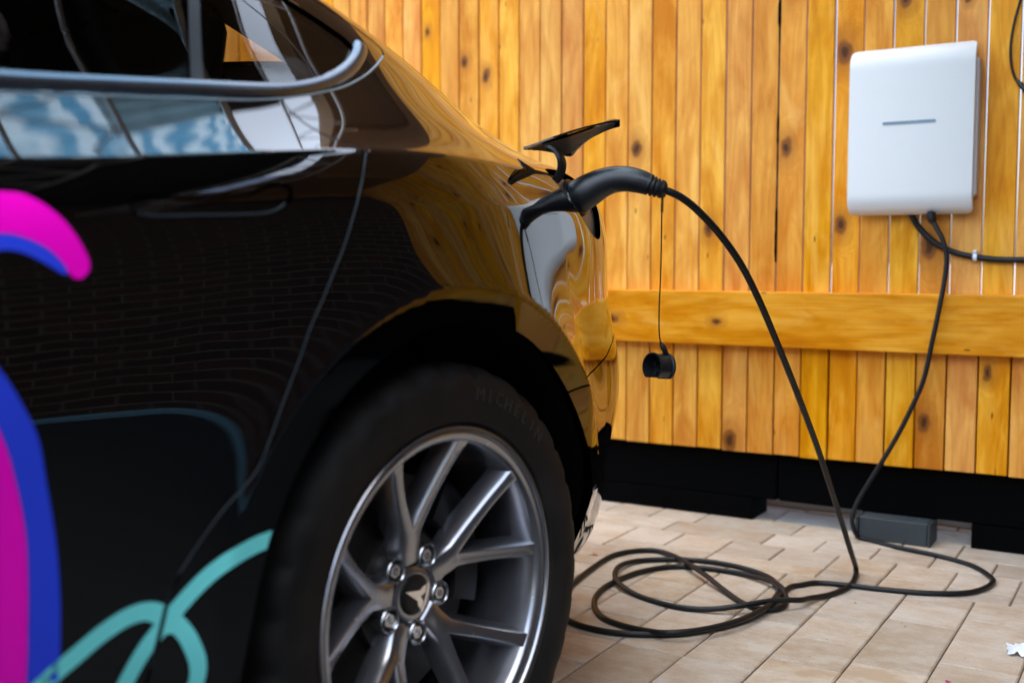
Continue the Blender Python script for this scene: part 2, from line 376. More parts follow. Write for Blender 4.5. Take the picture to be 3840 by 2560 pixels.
# grey block under the beam
blk = obj('support_block', None, label='grey block wedged on the pavers under the black fence base', cat='block', loc=(-.69, 3.16, 0))
obj('block_body', MB().box((-.085, .022, 0), (.105, .13, .067), .003).me('block_body'), M['concrete_block'], blk)
obj('side_plate', MB().box((-.094, .018, 0), (-.0865, .125, .066), .001).me('side_plate'), M['concrete_block'], blk)
obj('side_plate', MB().box((.1065, .018, 0), (.1125, .125, .066), .001).me('side_plate2'), M['concrete_block'], blk)

# ---------------------------------------------------------------- brick building beside the drive, canopy over the fence
bw = obj('brick_building', None, label='dark brown brick building wall along the drive', cat='building', loc=(2.45, 0, 0))
obj('wall', MB().box((0, -6, -.05), (.4, 7.5, 3.4)).me('wall'), M['brick'], bw)
obj('plinth', MB().box((-.05, -6.0, -.004), (-.002, 7.5, .032), .004).me('plinth'), M['plinth_paint'], bw)  # unseen strip added to put a teal line in the door reflection
obj('coping', MB().box((-.03, -6.02, 3.4), (.43, 7.52, 3.47), .004).me('coping'), M['concrete_block'], bw)
cn = obj('canopy', None, label='dark flat canopy roof on steel posts above the fence', cat='canopy', loc=(-2, 4, 0))
obj('roof_panel', MB().box((-7.5, -1.05, 2.95), (4.44, 2.2, 3.05), .005).me('roof_panel'), M['soffit'], cn)  # out of view; widened to the wall to keep light off the drive
for x in (-7.3, -3.6, 0.2, 3.7):
    obj('post', MB().box((x-.05, 2.0, -.01), (x+.05, 2.1, 2.949), .004).me('post'), M['steel_black'], cn)
for i, x in enumerate(np.linspace(-7.2, 4.2, 11)):
    obj('joist', MB().box((x-.03, -1.0, 2.83), (x+.03, 2.15, 2.948), .003).me('joist'), M['soffit'], cn)
# unseen dark roof added over the right of the drive, darkening the window reflections
ev = obj('eaves_roof', None, label='dark timber roof overhang fixed to the brick building', cat='roof', loc=(2.45, 0, 0))
obj('roof_panel', MB().box((-3.20, 2.05, 3.20), (-.9, 2.92, 3.27), .005).me('eaves_return'), M['dark_roof'], ev)  # added slab, extends the dark area in the window reflections
obj('roof_panel', MB().box((-2.80, .6, 3.10), (-.002, 2.90, 3.18), .005).me('eaves_panel'), M['dark_roof'], ev)
for yy in np.linspace(.75, 2.75, 4):
    obj('rafter', MB().box((-2.78, yy-.035, 2.98), (-.004, yy+.035, 3.098), .003).me('rafter'), M['dark_roof'], ev)
TL = ['above the rear wheel', 'above the charge port', 'next to the fence']
for i, yy in enumerate((.45, 1.45, 2.45)):
    tr = obj('roof_truss', None, label='slim white lattice truss over the drive, '+TL[i], cat='truss', group='white trusses over the drive', loc=(-1.5, yy, 2.68))
    L_ = 4.2; n_ = 27
    obj('chord', MB().box((-L_, -.006, 0), (3.94, .006, .012)).me('chord'), M['white_steel'], tr)
    obj('chord', MB().box((-L_, .294, 0), (3.94, .306, .012)).me('chord'), M['white_steel'], tr)
    bme = MB().tube([(0, .008, .011), (.15, .292, .011)], .007, 8).tube([(.15, .292, .011), (.30, .008, .011)], .007, 8).me('brace')
    for j in range(n_): obj('brace', bme, M['white_steel'], tr, loc=(-L_+j*.30, 0, 0))
    obj('post', MB().box((-L_-.05, .02, -2.682), (-L_-.002, .28, .03), .003).me('post'), M['white_steel'], tr)

sh = obj('roof_sheet', None, label='blue translucent corrugated roofing sheet lying on the white trusses', cat='roofing sheet', loc=(-1.4, 1.2, 2.72))  # added out of view to tint and ripple the shoulder reflections blue
V = []; Fc = []; n_ = 260
for i in range(n_+1):
    x = -1.6+2.55*i/n_; zz = .022*math.sin(2*math.pi*x/.088)+.022
    for y in np.linspace(-.85, .98, 7): V.append((x, y, zz+.004*math.sin(x*3+y*5)))
for i in range(n_):
    for k in range(6): Fc.append((i*7+k, i*7+k+1, i*7+k+8, i*7+k+7))
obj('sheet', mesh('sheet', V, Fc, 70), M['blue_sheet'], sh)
obj('edge_strip', MB().box((-1.62, .965, -.012), (.97, .995, -.002)).me('edge_strip'), M['white_steel'], sh)

# ================================================================ the car
CAR_O = (-1.74046, 1.28176, 0.); CAR_YAW = R(-4.4)
car = obj('car', None, label='glossy black car plugged in to charge, bright printed graphics on its side', cat='car', loc=CAR_O)
car.rotation_euler = (0, 0, CAR_YAW)
# ---------------------------------------------------------------- car surface (car frame: v = left, u = rear, z = up)
def bspl(P, ts):
    """clamped uniform cubic B-spline, P (n,...) , ts in 0..1"""
    n = len(P); k = 3
    kn = np.concatenate([np.zeros(k), np.linspace(0, 1, n-k+1), np.ones(k)])
    ts = np.clip(ts, 0, 1-1e-9)
    N = np.zeros((n+k, len(ts)))
    for i in range(n+k):
        N[i] = (kn[i] <= ts) & (ts < kn[i+1])
    for d in range(1, k+1):
        M = np.zeros((n+k-d, len(ts)))
        for i in range(n+k-d):
            a = kn[i+d]-kn[i]; b = kn[i+d+1]-kn[i+1]
            if a > 0: M[i] += (ts-kn[i])/a*N[i]
            if b > 0: M[i] += (kn[i+d+1]-ts)/b*N[i+1]
        N = M
    return np.tensordot(N[:n].T, P, axes=(1, 0))

PLAN = np.array([(-3.72,0),(-3.71,.22),(-3.66,.45),(-3.52,.66),(-3.28,.81),(-2.95,.90),(-2.55,.922),(-2.1,.922),(-1.7,.924),(-1.35,.925),(-1.05,.926),(-.8,.928),(-.6,.930),(-.42,.931),(-.28,.931),(-.18,.930),(-0.1, 0.9283),(-0.04, 0.9255),(0.02, 0.9218),(0.07, 0.9157),(0.12, 0.9061),(0.18, 0.8914),(0.25, 0.8728),(0.33, 0.8512),(0.41, 0.8276),(0.49, 0.8001),(0.56, 0.7718),(0.63, 0.7393),(0.69, 0.7074),(0.75, 0.6707),(0.8, 0.6345),(0.845, 0.5936),
    (0.885, 0.55),(0.915, 0.49),(0.94, 0.41),(0.958, 0.32),(0.969, 0.21),(0.975, 0.1),(0.977, 0)])
ZROW = np.array([.175,.20,.24,.29,.35,.42,.49,.56,.63,.70,.76,.82,.865,.90,.925,.945])
OFFS = np.array([.125,.095,.066,.044,.028,.017,.010,.006,.003,.0,.0,.003,.008,.015,.024,.034])   # side, inwards
OFFR = np.array([.095,.048,.014,-.010,-.018,-.024,-.043,-.050,-.042,-.026,-.022,-.022,-.016,-.007,.008,.028])  # rear, inwards
def _tab(u, T): T = np.array(T); return np.interp(u, T[:,0], T[:,1])
CREASE = [(-3.72,.70),(-3.4,.76),(-2.9,.80),(-2.4,.83),(-1.8,.85),(-1.2,.868),(-.9,.880),(-.62,.892),(-.43,.911),(-.3,.926),(-.15,.942),(0,.947),(.2,.949),(.4,.950),(.6,.951),(.73,.955),(.85,.975),(.979,1.01)]
def nets():
    d = np.gradient(PLAN, axis=0); nrm = np.stack([-d[:,1], d[:,0]], -1); nrm /= np.linalg.norm(nrm,axis=1,keepdims=True)
    nrm *= np.sign((nrm*PLAN).sum(1)+1e-9)[:,None] if False else 1
    # outward normal: make it point away from (-1.3, 0)
    c = PLAN-np.array([-1.3,0]); s = np.sign((nrm*c).sum(1)); nrm *= s[:,None]
    zc = _tab(PLAN[:,0], CREASE)
    w = np.clip((PLAN[:,0]-.30)/.40, 0, 1)
    low = []
    for j,(z,a,b) in enumerate(zip(ZROW,OFFS,OFFR)):
        off = a*(1-w)+b*w
        f = (z-ZROW[0])/(ZROW[-1]-ZROW[0])
        zz = ZROW[0]+f*(zc-ZROW[0])
        low.append(np.stack([PLAN[:,0]-nrm[:,0]*off, PLAN[:,1]-nrm[:,1]*off, zz], -1))
    low = np.array(low)          # rows, cols, (u,v,z)
    cr = low[-1]
    # greenhouse rows keyed on top u
    ut = PLAN[:,0].copy()
    ut = np.interp(PLAN[:,0], [-3.72,-3.5,.3,.57,.73,.84,.92,.96,.979],[-3.72,-3.5,.3,.53,.66,.76,.87,.94,.97])
    zt = _tab(ut, [(-3.72,.70),(-3.5,.76),(-3.2,.83),(-2.8,.90),(-2.35,.96),(-2.1,1.03),(-1.75,1.23),(-1.4,1.395),(-1.1,1.445),(-.8,1.448),(-.5,1.425),(-.25,1.378),(0,1.315),(.2,1.25),(.35,1.195),(.5,1.128),(.66,1.10),(.80,1.085),(.905,1.06),(.97,1.024)])
    rows = [cr]
    R = {  # u : (row1 v,z) shoulder, (belt) , (mid) , (rail low), (rail), (roof q)
     -3.72:((.0,.70),(.0,.70),(.0,.70),(.0,.70),(.0,.70),(.0,.70)),
     -3.4:((.60,.775),(.55,.78),(.5,.785),(.4,.79),(.3,.79),(.15,.79)),
     -2.9:((.84,.835),(.78,.85),(.68,.865),(.55,.88),(.40,.89),(.2,.895)),
     -2.35:((.88,.87),(.83,.90),(.74,.925),(.62,.945),(.45,.955),(.22,.96)),
     -2.0:((.885,.885),(.84,.93),(.80,.97),(.72,1.04),(.60,1.07),(.3,1.075)),
     -1.5:((.885,.90),(.838,.95),(.78,1.06),(.70,1.22),(.60,1.32),(.3,1.355)),
     -1.0:((.882,.912),(.832,.962),(.765,1.12),(.675,1.29),(.58,1.39),(.3,1.435)),
     -.6:((.880,.922),(.828,.975),(.765,1.11),(.685,1.265),(.60,1.365),(.3,1.42)),
     -.3:((.878,.946),(.826,.993),(.766,1.095),(.694,1.215),(.612,1.302),(.3,1.365)),
     0:((.880,.962),(.825,1.000),(.765,1.068),(.705,1.152),(.628,1.219),(.3,1.29)),
     .2:((.866,.966),(.81,.993),(.745,1.036),(.697,1.096),(.632,1.149),(.3,1.225)),
     .4:((.785,.962),(.745,.976),(.70,.994),(.668,1.046),(.622,1.084),(.3,1.16)),
     .55:((.745,.966),(.71,.980),(.672,.996),(.638,1.027),(.587,1.056),(.28,1.115)),
     .7:((.69,.97),(.66,.982),(.62,.997),(.57,1.013),(.50,1.038),(.23,1.09)),
     .82:((.61,.982),(.575,.993),(.53,1.005),(.47,1.02),(.39,1.042),(.19,1.075)),
     .92:((.50,.998),(.465,1.004),(.42,1.012),(.36,1.022),(.29,1.036),(.14,1.05)),
     .979:((.0,1.012),(.0,1.014),(.0,1.016),(.0,1.018),(.0,1.02),(.0,1.022))}
    ks = np.array(sorted(R))
    fr = [.08,.2,.38,.58,.74,.88]
    for r in range(6):
        um = PLAN[:,0]*(1-fr[r])+ut*fr[r]
        if r==0: um = cr[:,0]*(1-fr[r])+ut*fr[r]
        vv = np.interp(PLAN[:,0], ks, [R[k][r][0] for k in ks]); zz = np.interp(PLAN[:,0], ks, [R[k][r][1] for k in ks])
        vv = np.minimum(vv, cr[:,1]*(1-fr[r]*.35)+0)
        rows.append(np.stack([um,vv,zz],-1))
    rows.append(np.stack([ut,0*ut,zt],-1))
    up = np.array(rows)
    return low, up

def arch_disp(u, v, z):
    d = 0*u
    for uc in (0., -2.875):
        r = np.hypot(u-uc, z-.333)
        o = np.where(r > .436, np.exp(-(r-.436)/.085), 1-np.clip(.436-r,0,1)*.6)
        va = .934-.125*np.clip(u-uc-.11,0,.36)
        d = d - .13*np.clip(.436-r,0,.06)*np.clip((z-.50)/.14,0,1) + np.maximum(va-v,0)*np.clip(o,0,1)*np.clip((z-.22)/.2,0,1)*np.clip((.60-(u-uc))/.25,0,1)
    return d
def s_samples(fine):
    s = np.linspace(0,1,4000); low,_ = nets(); p = bspl(low[9], s)
    L = np.concatenate([[0],np.cumsum(np.linalg.norm(np.diff(p,axis=0),axis=1))])
    out=[0.]; i=0
    u = p[:,0]
    pos=0.
    while pos < L[-1]:
        uu = np.interp(pos, L, u); st = (.0075 if uu > -.85 else .04) if fine else .035
        if fine and uu > .93: st=.02
        pos += st; out.append(min(pos,L[-1]))
    return np.interp(out, L, s)

def car_grid(fine=True):
    low, up = nets(); ss = s_samples(fine)
    nt = 112 if fine else 26; nu = 110 if fine else 30
    A = bspl(low, np.linspace(0,1,nt)); A = np.stack([bspl(a, ss) for a in A])
    B = bspl(up, np.linspace(0,1,nu)**1.0); B = np.stack([bspl(b, ss) for b in B])
    def normals(G):
        du = np.gradient(G,axis=1); dt = np.gradient(G,axis=0); n = np.cross(du,dt)
        l = np.linalg.norm(n,axis=2,keepdims=True); n = n/np.maximum(l,1e-12); return n
    n0 = normals(A)
    # outward sign check on a mid door vertex
    j = np.argmin(np.abs(A[nt//2,:,0]+.5)); sg = 1 if n0[nt//2,j,1] > 0 else -1
    out = n0*sg; h = out.copy(); h[...,2] = 0; h /= np.maximum(np.linalg.norm(h,axis=2,keepdims=True),1e-9)
    d = arch_disp(A[...,0],A[...,1],A[...,2])
    d *= np.clip((np.abs(A[...,1])-.6)/.1,0,1)
    tt = np.linspace(0,1,nt)[:,None]; d *= np.clip((1-tt)/.12,0,1)
    A = A+h*d[...,None]
    nA = normals(A)*sg; nB = normals(B)*sg
    na = nA[-1]+nB[0]; na /= np.linalg.norm(na,axis=1,keepdims=True); nA[-1] = na; nB[0] = na
    G = np.concatenate([A, B[1:]],0); N = np.concatenate([nA, nB[1:]],0)
    return G, N, nt

def sdf(P, x, y, closed=True):
    """signed distance to polygon (positive inside) or plain distance to polyline"""
    P = np.array(P, float); Q = np.roll(P, -1, 0) if closed else P[1:]; A = P if closed else P[:-1]
    d = np.full(x.shape, 1e9); ins = np.zeros(x.shape, bool)
    for (ax, ay), (bx, by) in zip(A, Q):
        ex, ey = bx-ax, by-ay; t = np.clip(((x-ax)*ex+(y-ay)*ey)/max(ex*ex+ey*ey, 1e-12), 0, 1)
        d = np.minimum(d, np.hypot(x-ax-t*ex, y-ay-t*ey))
        if closed and ay != by:
            c = ((ay > y) != (by > y)) & (x < (bx-ax)*(y-ay)/(by-ay)+ax); ins ^= c
    return np.where(ins, d, -d) if closed else d
def smooth_poly(P, n=6, closed=True):
    P = np.array(P, float); m = len(P); out = []
    for i in range(m if closed else m-1):
        p = [P[(i+j) % m] if closed else P[min(max(i+j, 0), m-1)] for j in (-1, 0, 1, 2)]
        for k in range(n):
            t = k/n; out.append(.5*(2*p[1]+(p[2]-p[0])*t+(2*p[0]-5*p[1]+4*p[2]-p[3])*t*t+(3*p[1]-p[0]-3*p[2]+p[3])*t**3))
    if not closed: out.append(P[-1])
    return np.array(out)

class Shell:
    """vertices in (u, v, z), normals, polygons; can be clipped by scalar fields"""
    def __init__(s, P, N, F, cut=None): s.P = P; s.N = N; s.F = F; s.cut = np.zeros(len(P), bool) if cut is None else cut
    def clip(s, f):
        f = np.asarray(f, float); neg = f < 0
        if not neg.any(): return s
        keep = []; P = list(s.P); N = list(s.N); cut = list(s.cut); cache = {}
        fl = f.tolist(); ng = neg.tolist(); cutnew = set()
        for poly in s.F:
            b = [ng[i] for i in poly]
            if not any(b): keep.append(poly); continue
            if all(b): continue
            out = []; n = len(poly)
            for k in range(n):
                i, j = poly[k], poly[(k+1) % n]
                if not ng[i]: out.append(i)
                if ng[i] != ng[j]:
                    key = (i, j) if i < j else (j, i)
                    q = cache.get(key)
                    if q is None:
                        t = fl[key[0]]/(fl[key[0]]-fl[key[1]])
                        t = min(max(t, .02), .98)
                        P.append(s.P[key[0]]*(1-t)+s.P[key[1]]*t); nn_ = s.N[key[0]]*(1-t)+s.N[key[1]]*t
                        N.append(nn_/max(np.linalg.norm(nn_), 1e-9)); cut.append(True); q = len(P)-1; cache[key] = q
                    out.append(q)
            if len(out) >= 3: keep.append(tuple(out))
        r = Shell(np.array(P), np.array(N), keep, np.array(cut)); return r.compact()
    def compact(s):
        used = sorted({i for p in s.F for i in p}); mp = {i: k for k, i in enumerate(used)}
        return Shell(s.P[used] if used else s.P[:0], s.N[used] if used else s.N[:0], [tuple(mp[i] for i in p) for p in s.F], s.cut[used] if used else s.cut[:0])
    def offset(s, d): return Shell(s.P+s.N*d, s.N, s.F, s.cut)
    def roll(s, r=.0036, depth=.012):
        cnt = {}
        for p in s.F:
            n = len(p)
            for k in range(n):
                e = (p[k], p[(k+1) % n]); cnt[e] = cnt.get(e, 0)+1
        be = [e for e in cnt if (e[1], e[0]) not in cnt and s.cut[e[0]] and s.cut[e[1]]]
        if not be: return s
        od = {}
        for i, j in be:
            t = s.P[j]-s.P[i]; n = (s.N[i]+s.N[j])
            o = np.cross(t, n); o *= SIDE; l = np.linalg.norm(o)
            if l < 1e-12: continue
            for q in (i, j): od[q] = od.get(q, 0)+o/l*np.linalg.norm(t)
        P = list(s.P); N = list(s.N); F = list(s.F); idx = {}
        for q, o in od.items():
            l = np.linalg.norm(o)
            if l < 1e-12: continue
            o = o/l; n = s.N[q]; o = o-n*o.dot(n); o /= max(np.linalg.norm(o), 1e-9); L = [q]
            for a in (35, 70, 90):
                a = R(a); P.append(s.P[q]+o*r*math.sin(a)-n*r*(1-math.cos(a))); N.append(n*math.cos(a)+o*math.sin(a)); L.append(len(P)-1)
            P.append(s.P[q]+o*r-n*(r+depth)); N.append(o); L.append(len(P)-1); idx[q] = L
        for i, j in be:
            if i in idx and j in idx:
                a, b = idx[i], idx[j]
                for k in range(4): F.append((a[k+1], b[k+1], b[k], a[k]))
        return Shell(np.array(P), np.array(N), F)
    def build(s, name, mat, parent, sgn=1, **kw):
        if not len(s.F): return None
        P = np.stack([s.P[:,1]*sgn, s.P[:,0], s.P[:,2]], 1); N = np.stack([s.N[:,1]*sgn, s.N[:,0], s.N[:,2]], 1)
        F = s.F if sgn*SIDE > 0 else [p[::-1] for p in s.F]
        me = mesh(name, P, F)
        me.polygons.foreach_set('use_smooth', [True]*len(me.polygons))
        me.normals_split_custom_set_from_vertices([tuple(n) for n in N])
        return obj(name, me, mat, parent, **kw)

DOOR_SEAM = [(-.262,1.03),(-.245,1.012),(-.233,1.001),(-.230,.983),(-.219,.968),(-.203,.956),(-.182,.946),(-.160,.938),(-.164,.931),(-.178,.908),(-.189,.892),(-.205,.865),(-.228,.824),(-.249,.791),(-.269,.759),(-.288,.730),(-.306,.695),(-.329,.653),(-.349,.615),(-.371,.579),(-.419,.541),(-.460,.499),(-.480,.472),(-.50,.40),(-.52,.30),(-.535,.15)]
DS = np.array(DOOR_SEAM[::-1])
FRAME = [(-.97,.944),(-.75,.950),(-.592,.960),(-.50,.969),(-.394,.979),(-.294,.989),(-.235,.998),(-.167,1.013),(-.097,1.032),(-.029,1.059),(.027,1.086),(.066,1.106),(.074,1.117),(.066,1.126),(.02,1.146),(-.05,1.172),(-.14,1.205),(-.3,1.258),(-.6,1.312),(-1.0,1.335),(-1.4,1.285),(-1.8,1.11),(-2.04,.965),(-1.98,.935),(-1.4,.938)]
GLASS = [(-.97,.972),(-.75,.977),(-.583,.984),(-.489,.992),(-.351,1.003),(-.252,1.013),(-.171,1.027),(-.109,1.047),(-.055,1.073),(-.022,1.093),(-.016,1.104),(-.024,1.115),(-.06,1.132),(-.115,1.155),(-.3,1.222),(-.6,1.275),(-1.0,1.297),(-1.4,1.24),(-1.75,1.075),(-1.88,.985),(-1.80,.962),(-1.4,.964)]
HANDLE = smooth_poly([(-.505,.857),(-.493,.864),(-.426,.868),(-.376,.871),(-.355,.875),(-.337,.884),(-.313,.888),(-.299,.884),(-.305,.872),(-.320,.862),(-.338,.856),(-.369,.853),(-.43,.850),(-.491,.848)], 4)
PORT = smooth_poly([(.381,.948),(.40,.930),(.42,.914),(.468,.888),(.518,.861),(.569,.846),(.61,.847),(.628,.860),(.645,.885),(.655,.908),(.640,.932),(.615,.948),(.585,.962),(.52,.966),(.46,.964),(.41,.959)], 3)
BUMP = np.array([(.20,.590),(.281,.598),(.325,.603),(.40,.606),(.49,.612),(.6,.627),(.633,.638),(.70,.655),(.8,.67),(1.0,.68)])
def in_arch(u, z, r=.389): return np.minimum(np.hypot(u, z-.333), np.hypot(u+2.875, z-.333))-r
g = .0017

def build_side(sgn, fine):
    G, N, nt0 = car_grid(fine)
    global SIDE
    # winding
    a = G[5,40]; b = G[5,41]; c = G[6,41]
    fn = np.cross(b-a, c-b); SIDE = 1
    nr, nc = G.shape[:2]; P = G.reshape(-1,3); Nn = N.reshape(-1,3); idx = np.arange(nr*nc).reshape(nr, nc)
    F = np.stack([idx[:-1,:-1], idx[:-1,1:], idx[1:,1:], idx[1:,:-1]], -1).reshape(-1,4)
    # (u,v,z) -> (x=v,y=u,z) swaps handedness; choose the winding so that faces point outwards for sgn=+1
    A, B, C_ = P[F[:,0]], P[F[:,1]], P[F[:,2]]
    w3 = lambda q: np.stack([q[:,1], q[:,0], q[:,2]], 1)
    nf = np.cross(w3(B)-w3(A), w3(C_)-w3(A)); flip = (nf*w3(Nn[F[:,0]])).sum(1).sum() < 0
    if flip: F = F[:, ::-1]
    rowf = idx[:-1,:-1]//nc
    base = Shell(P, Nn, [tuple(map(int, f)) for f in F])
    low_rows = (np.arange(nr*nc)//nc) < nt0-1
    def sub(mask):
        fm = mask[F].all(1); return Shell(P, Nn, [tuple(map(int, f)) for f in F[fm]]).compact()
    def U(s): return s.P[:,0], s.P[:,1], s.P[:,2]
    def fld(s):
        u, v, z = U(s)
        d = sdf(DOOR_SEAM, u, z, False)*np.sign(u-np.interp(z, DS[:,1], DS[:,0]))
        d = np.where(z > 1.03, u+.262, d)
        return dict(door=d, frame=sdf(FRAME, u, z), glass=sdf(GLASS, u, z), arch=in_arch(u, z))
    vs = lambda u: np.interp(u, [-.2,.0,.1,.3,.45,.6,.75,.9,.98], [.645,.668,.672,.668,.664,.655,.600,.48,.40])
    u0, v0, z0 = P.T; band = 1 if fine else 1
    near = lambda m: m
    paint = M['paint']
    def do(name, mask, fields, mat, roll=True, off=0, parent=car, depth=.012, **kw):
        s = sub(mask)
        for f in fields:
            if not len(s.F): return None
            s = s.clip(f(*U(s)))
        if off: s = s.offset(off)
        if roll: s = s.roll(depth=depth)
        return s.build(name, mat, parent, sgn, **kw)
    f_door = lambda u, v, z: fld1(u, v, z)['door']
    def fld1(u, v, z):
        d = sdf(DOOR_SEAM, u, z, False)*np.sign(u-np.interp(z, DS[:,1], DS[:,0])); return dict(door=np.where(z > 1.03, u+.262, d))
    f_frame = lambda u, v, z: sdf(FRAME, u, z)
    f_glass = lambda u, v, z: sdf(GLASS, u, z)
    f_arch = lambda u, v, z: in_arch(u, z)
    f_bump = lambda u, v, z: np.where(u > .15, (sdf(BUMP, u, z, False)*np.sign(np.interp(u, BUMP[:,0], BUMP[:,1])-z)), -1.)
    f_port = lambda u, v, z: sdf(PORT, u, z)
    f_tr = lambda u, v, z: vs(u)-v           # positive on the boot lid / rear screen side
    lowm = (z0 < 1.06)
    # rear door
    do('rear_door', (u0 > -1.3) & (u0 < -.1) & (z0 < 1.1) & (v0 > .6), [lambda u,v,z: -f_door(u,v,z)-g, lambda u,v,z: -f_frame(u,v,z)-g, f_arch, lambda u,v,z: u+1.15-g, lambda u,v,z: -sdf(HANDLE,u,z)-g*1.3, lambda u,v,z: 1.09-z], paint)
    do('front_door', (u0 < -1.05) & (u0 > -2.2) & (z0 < 1.1) & (v0 > .6), [lambda u,v,z: -1.15-g-u, lambda u,v,z: u+2.02-g, lambda u,v,z: -f_frame(u,v,z)-g, f_arch, lambda u,v,z: 1.09-z], paint)
    do('front_fender', (u0 < -1.95), [lambda u,v,z: -2.02-g-u, lambda u,v,z: -f_frame(u,v,z)-g, f_arch], paint)
    if sgn > 0 or True:
        do('door_handle', (u0 > -.55) & (u0 < -.25) & (z0 > .8) & (z0 < .92), [lambda u,v,z: sdf(HANDLE,u,z)-g*.8], paint, off=-.0012)
    # rear quarter
    do('quarter_panel', (u0 > -.62) & (v0 > .3), [lambda u,v,z: np.where(z < 1.09, f_door(u,v,z)-g, u+.262-g), lambda u,v,z: -f_frame(u,v,z)-g, f_arch, lambda u,v,z: -f_bump(u,v,z)-g,
        lambda u,v,z: np.where(z > .955, np.where(z < 1.0, np.minimum(v-vs(u)-g, 1), v-vs(u)-g), 1.)+np.where(z <= .955, 0, 0), lambda u,v,z: -f_port(u,v,z)-.001,
        lambda u,v,z: np.where((u > .6) & (z > .79) & (z < .952), .675-g-u, 1.) if False else 1.+0*u,
        lambda u,v,z: np.maximum(u+.09, np.where(z > 1.1, -1, 1.))], paint)
    do('bumper', (u0 > .1) & (z0 < .75), [lambda u,v,z: f_bump(u,v,z)-g, f_arch, lambda u,v,z: u-.15], paint)
    # boot lid and rear screen
    f_scr = lambda u, v, z: np.minimum(np.minimum(vs(u)-.045-v, .315-u), u-.125)
    do('boot_lid', (z0 > .95) & (u0 > -.3), [lambda u,v,z: f_tr(u,v,z)-g, lambda u,v,z: -f_scr(u,v,z)-g, lambda u,v,z: np.maximum(z-.956, np.where(u > .9, 1, -1)), lambda u,v,z: u+.09-g], paint)
    do('rear_screen', (z0 > 1.0) & (u0 > -.6) & (u0 < .6), [lambda u,v,z: f_scr(u,v,z)-.001], M['rear_glass'], roll=False, off=-.002)
    do('roof', (u0 < .05) & (z0 > 1.0) & (u0 > -2.1), [lambda u,v,z: -.09-g-u, lambda u,v,z: -f_frame(u,v,z)-g, lambda u,v,z: -f_scr(u,v,z)-g, lambda u,v,z: u+1.35, lambda u,v,z: z-1.11], M['roof_glass'])
    do('windscreen', (u0 < -1.2) & (u0 > -2.3), [lambda u,v,z: -1.352-u, lambda u,v,z: u+2.02, lambda u,v,z: -f_frame(u,v,z)-g, lambda u,v,z: z-1.0-.0*u, lambda u,v,z: .66-v], M['roof_glass'])
    # side glass, black frame, divider, bright trim
    do('window_frame', (z0 > .9) & (u0 < .2), [lambda u,v,z: f_frame(u,v,z)-g, lambda u,v,z: -f_glass(u,v,z)], paint, depth=.006)
    gl = do('side_window', (z0 > .9) & (u0 < .1), [lambda u,v,z: f_glass(u,v,z)+.002], M['side_glass'] if sgn > 0 else M['dark_glass'], roll=False, off=-.004)
    do('window_divider', (z0 > .9) & (u0 < .0), [lambda u,v,z: f_glass(u,v,z), lambda u,v,z: .0085-np.abs(u-np.interp(z,[.99,1.003,1.088,1.3],[-.355,-.349,-.310,-.21]))], M['black_plastic'], off=-.001, depth=.003)
    do('b_pillar_cover', (z0 > .9) & (u0 < -.8), [lambda u,v,z: f_glass(u,v,z), lambda u,v,z: .05-np.abs(u+1.13)], M['black_plastic'], off=-.0005, depth=.003)
    # charge port face
    if sgn > 0:
        s = sub((u0 > .33) & (u0 < .72) & (z0 > .8) & (z0 < 1.0) & (v0 > .5)); s = s.clip(f_port(*U(s))+.004)
        s.offset(-.011).build('charge_port', M['port_plastic'], car)
    # tail lamp lens laid on the rear corner
    do('tail_lamp', (u0 > .6) & (z0 > .7) & (z0 < 1.0) & low_rows, [lambda u,v,z: u-.70, lambda u,v,z: z-.80, lambda u,v,z: .925-z, lambda u,v,z: v-.38], M['tail_lamp'], off=.002, depth=.002) if False else None
    do('pillar_trim', (z0 > .95) & (u0 > -.4) & (u0 < .6), [lambda u,v,z: v-.315, lambda u,v,z: vs(u)+.03-v, lambda u,v,z: u+.22, lambda u,v,z: .47-u, lambda u,v,z: -f_glass(u,v,z)-.012], M['pillar_fabric'], roll=False, off=-.03)
    # dark shell behind the gaps, with the window openings left free
    st = 3 if fine else 1
    Gs, Ns = G[::st, ::st], N[::st, ::st]; q = Gs.reshape(-1,3); qn = Ns.reshape(-1,3); k = np.arange(len(q)).reshape(Gs.shape[:2])
    Fs = np.stack([k[:-1,:-1], k[:-1,1:], k[1:,1:], k[1:,:-1]], -1).reshape(-1,4)
    if flip: Fs = Fs[:, ::-1]
    s = Shell(q, qn, [tuple(map(int, f)) for f in Fs])
    s = s.clip(-sdf(GLASS, s.P[:,0], s.P[:,2])+.004); s = s.clip(in_arch(s.P[:,0], s.P[:,2], .402)); s = s.clip(-f_scr(*U(s))+.006); s = s.clip(np.where(s.P[:,0] < -1.3, 1.05-s.P[:,2], 1.))
    s.offset(-.016).build('inner_shell', M['dark_trim'], car, sgn)
    if sgn > 0: decals(base, sub, U, f_door, f_arch, u0, v0, z0)
    return G, N, idx

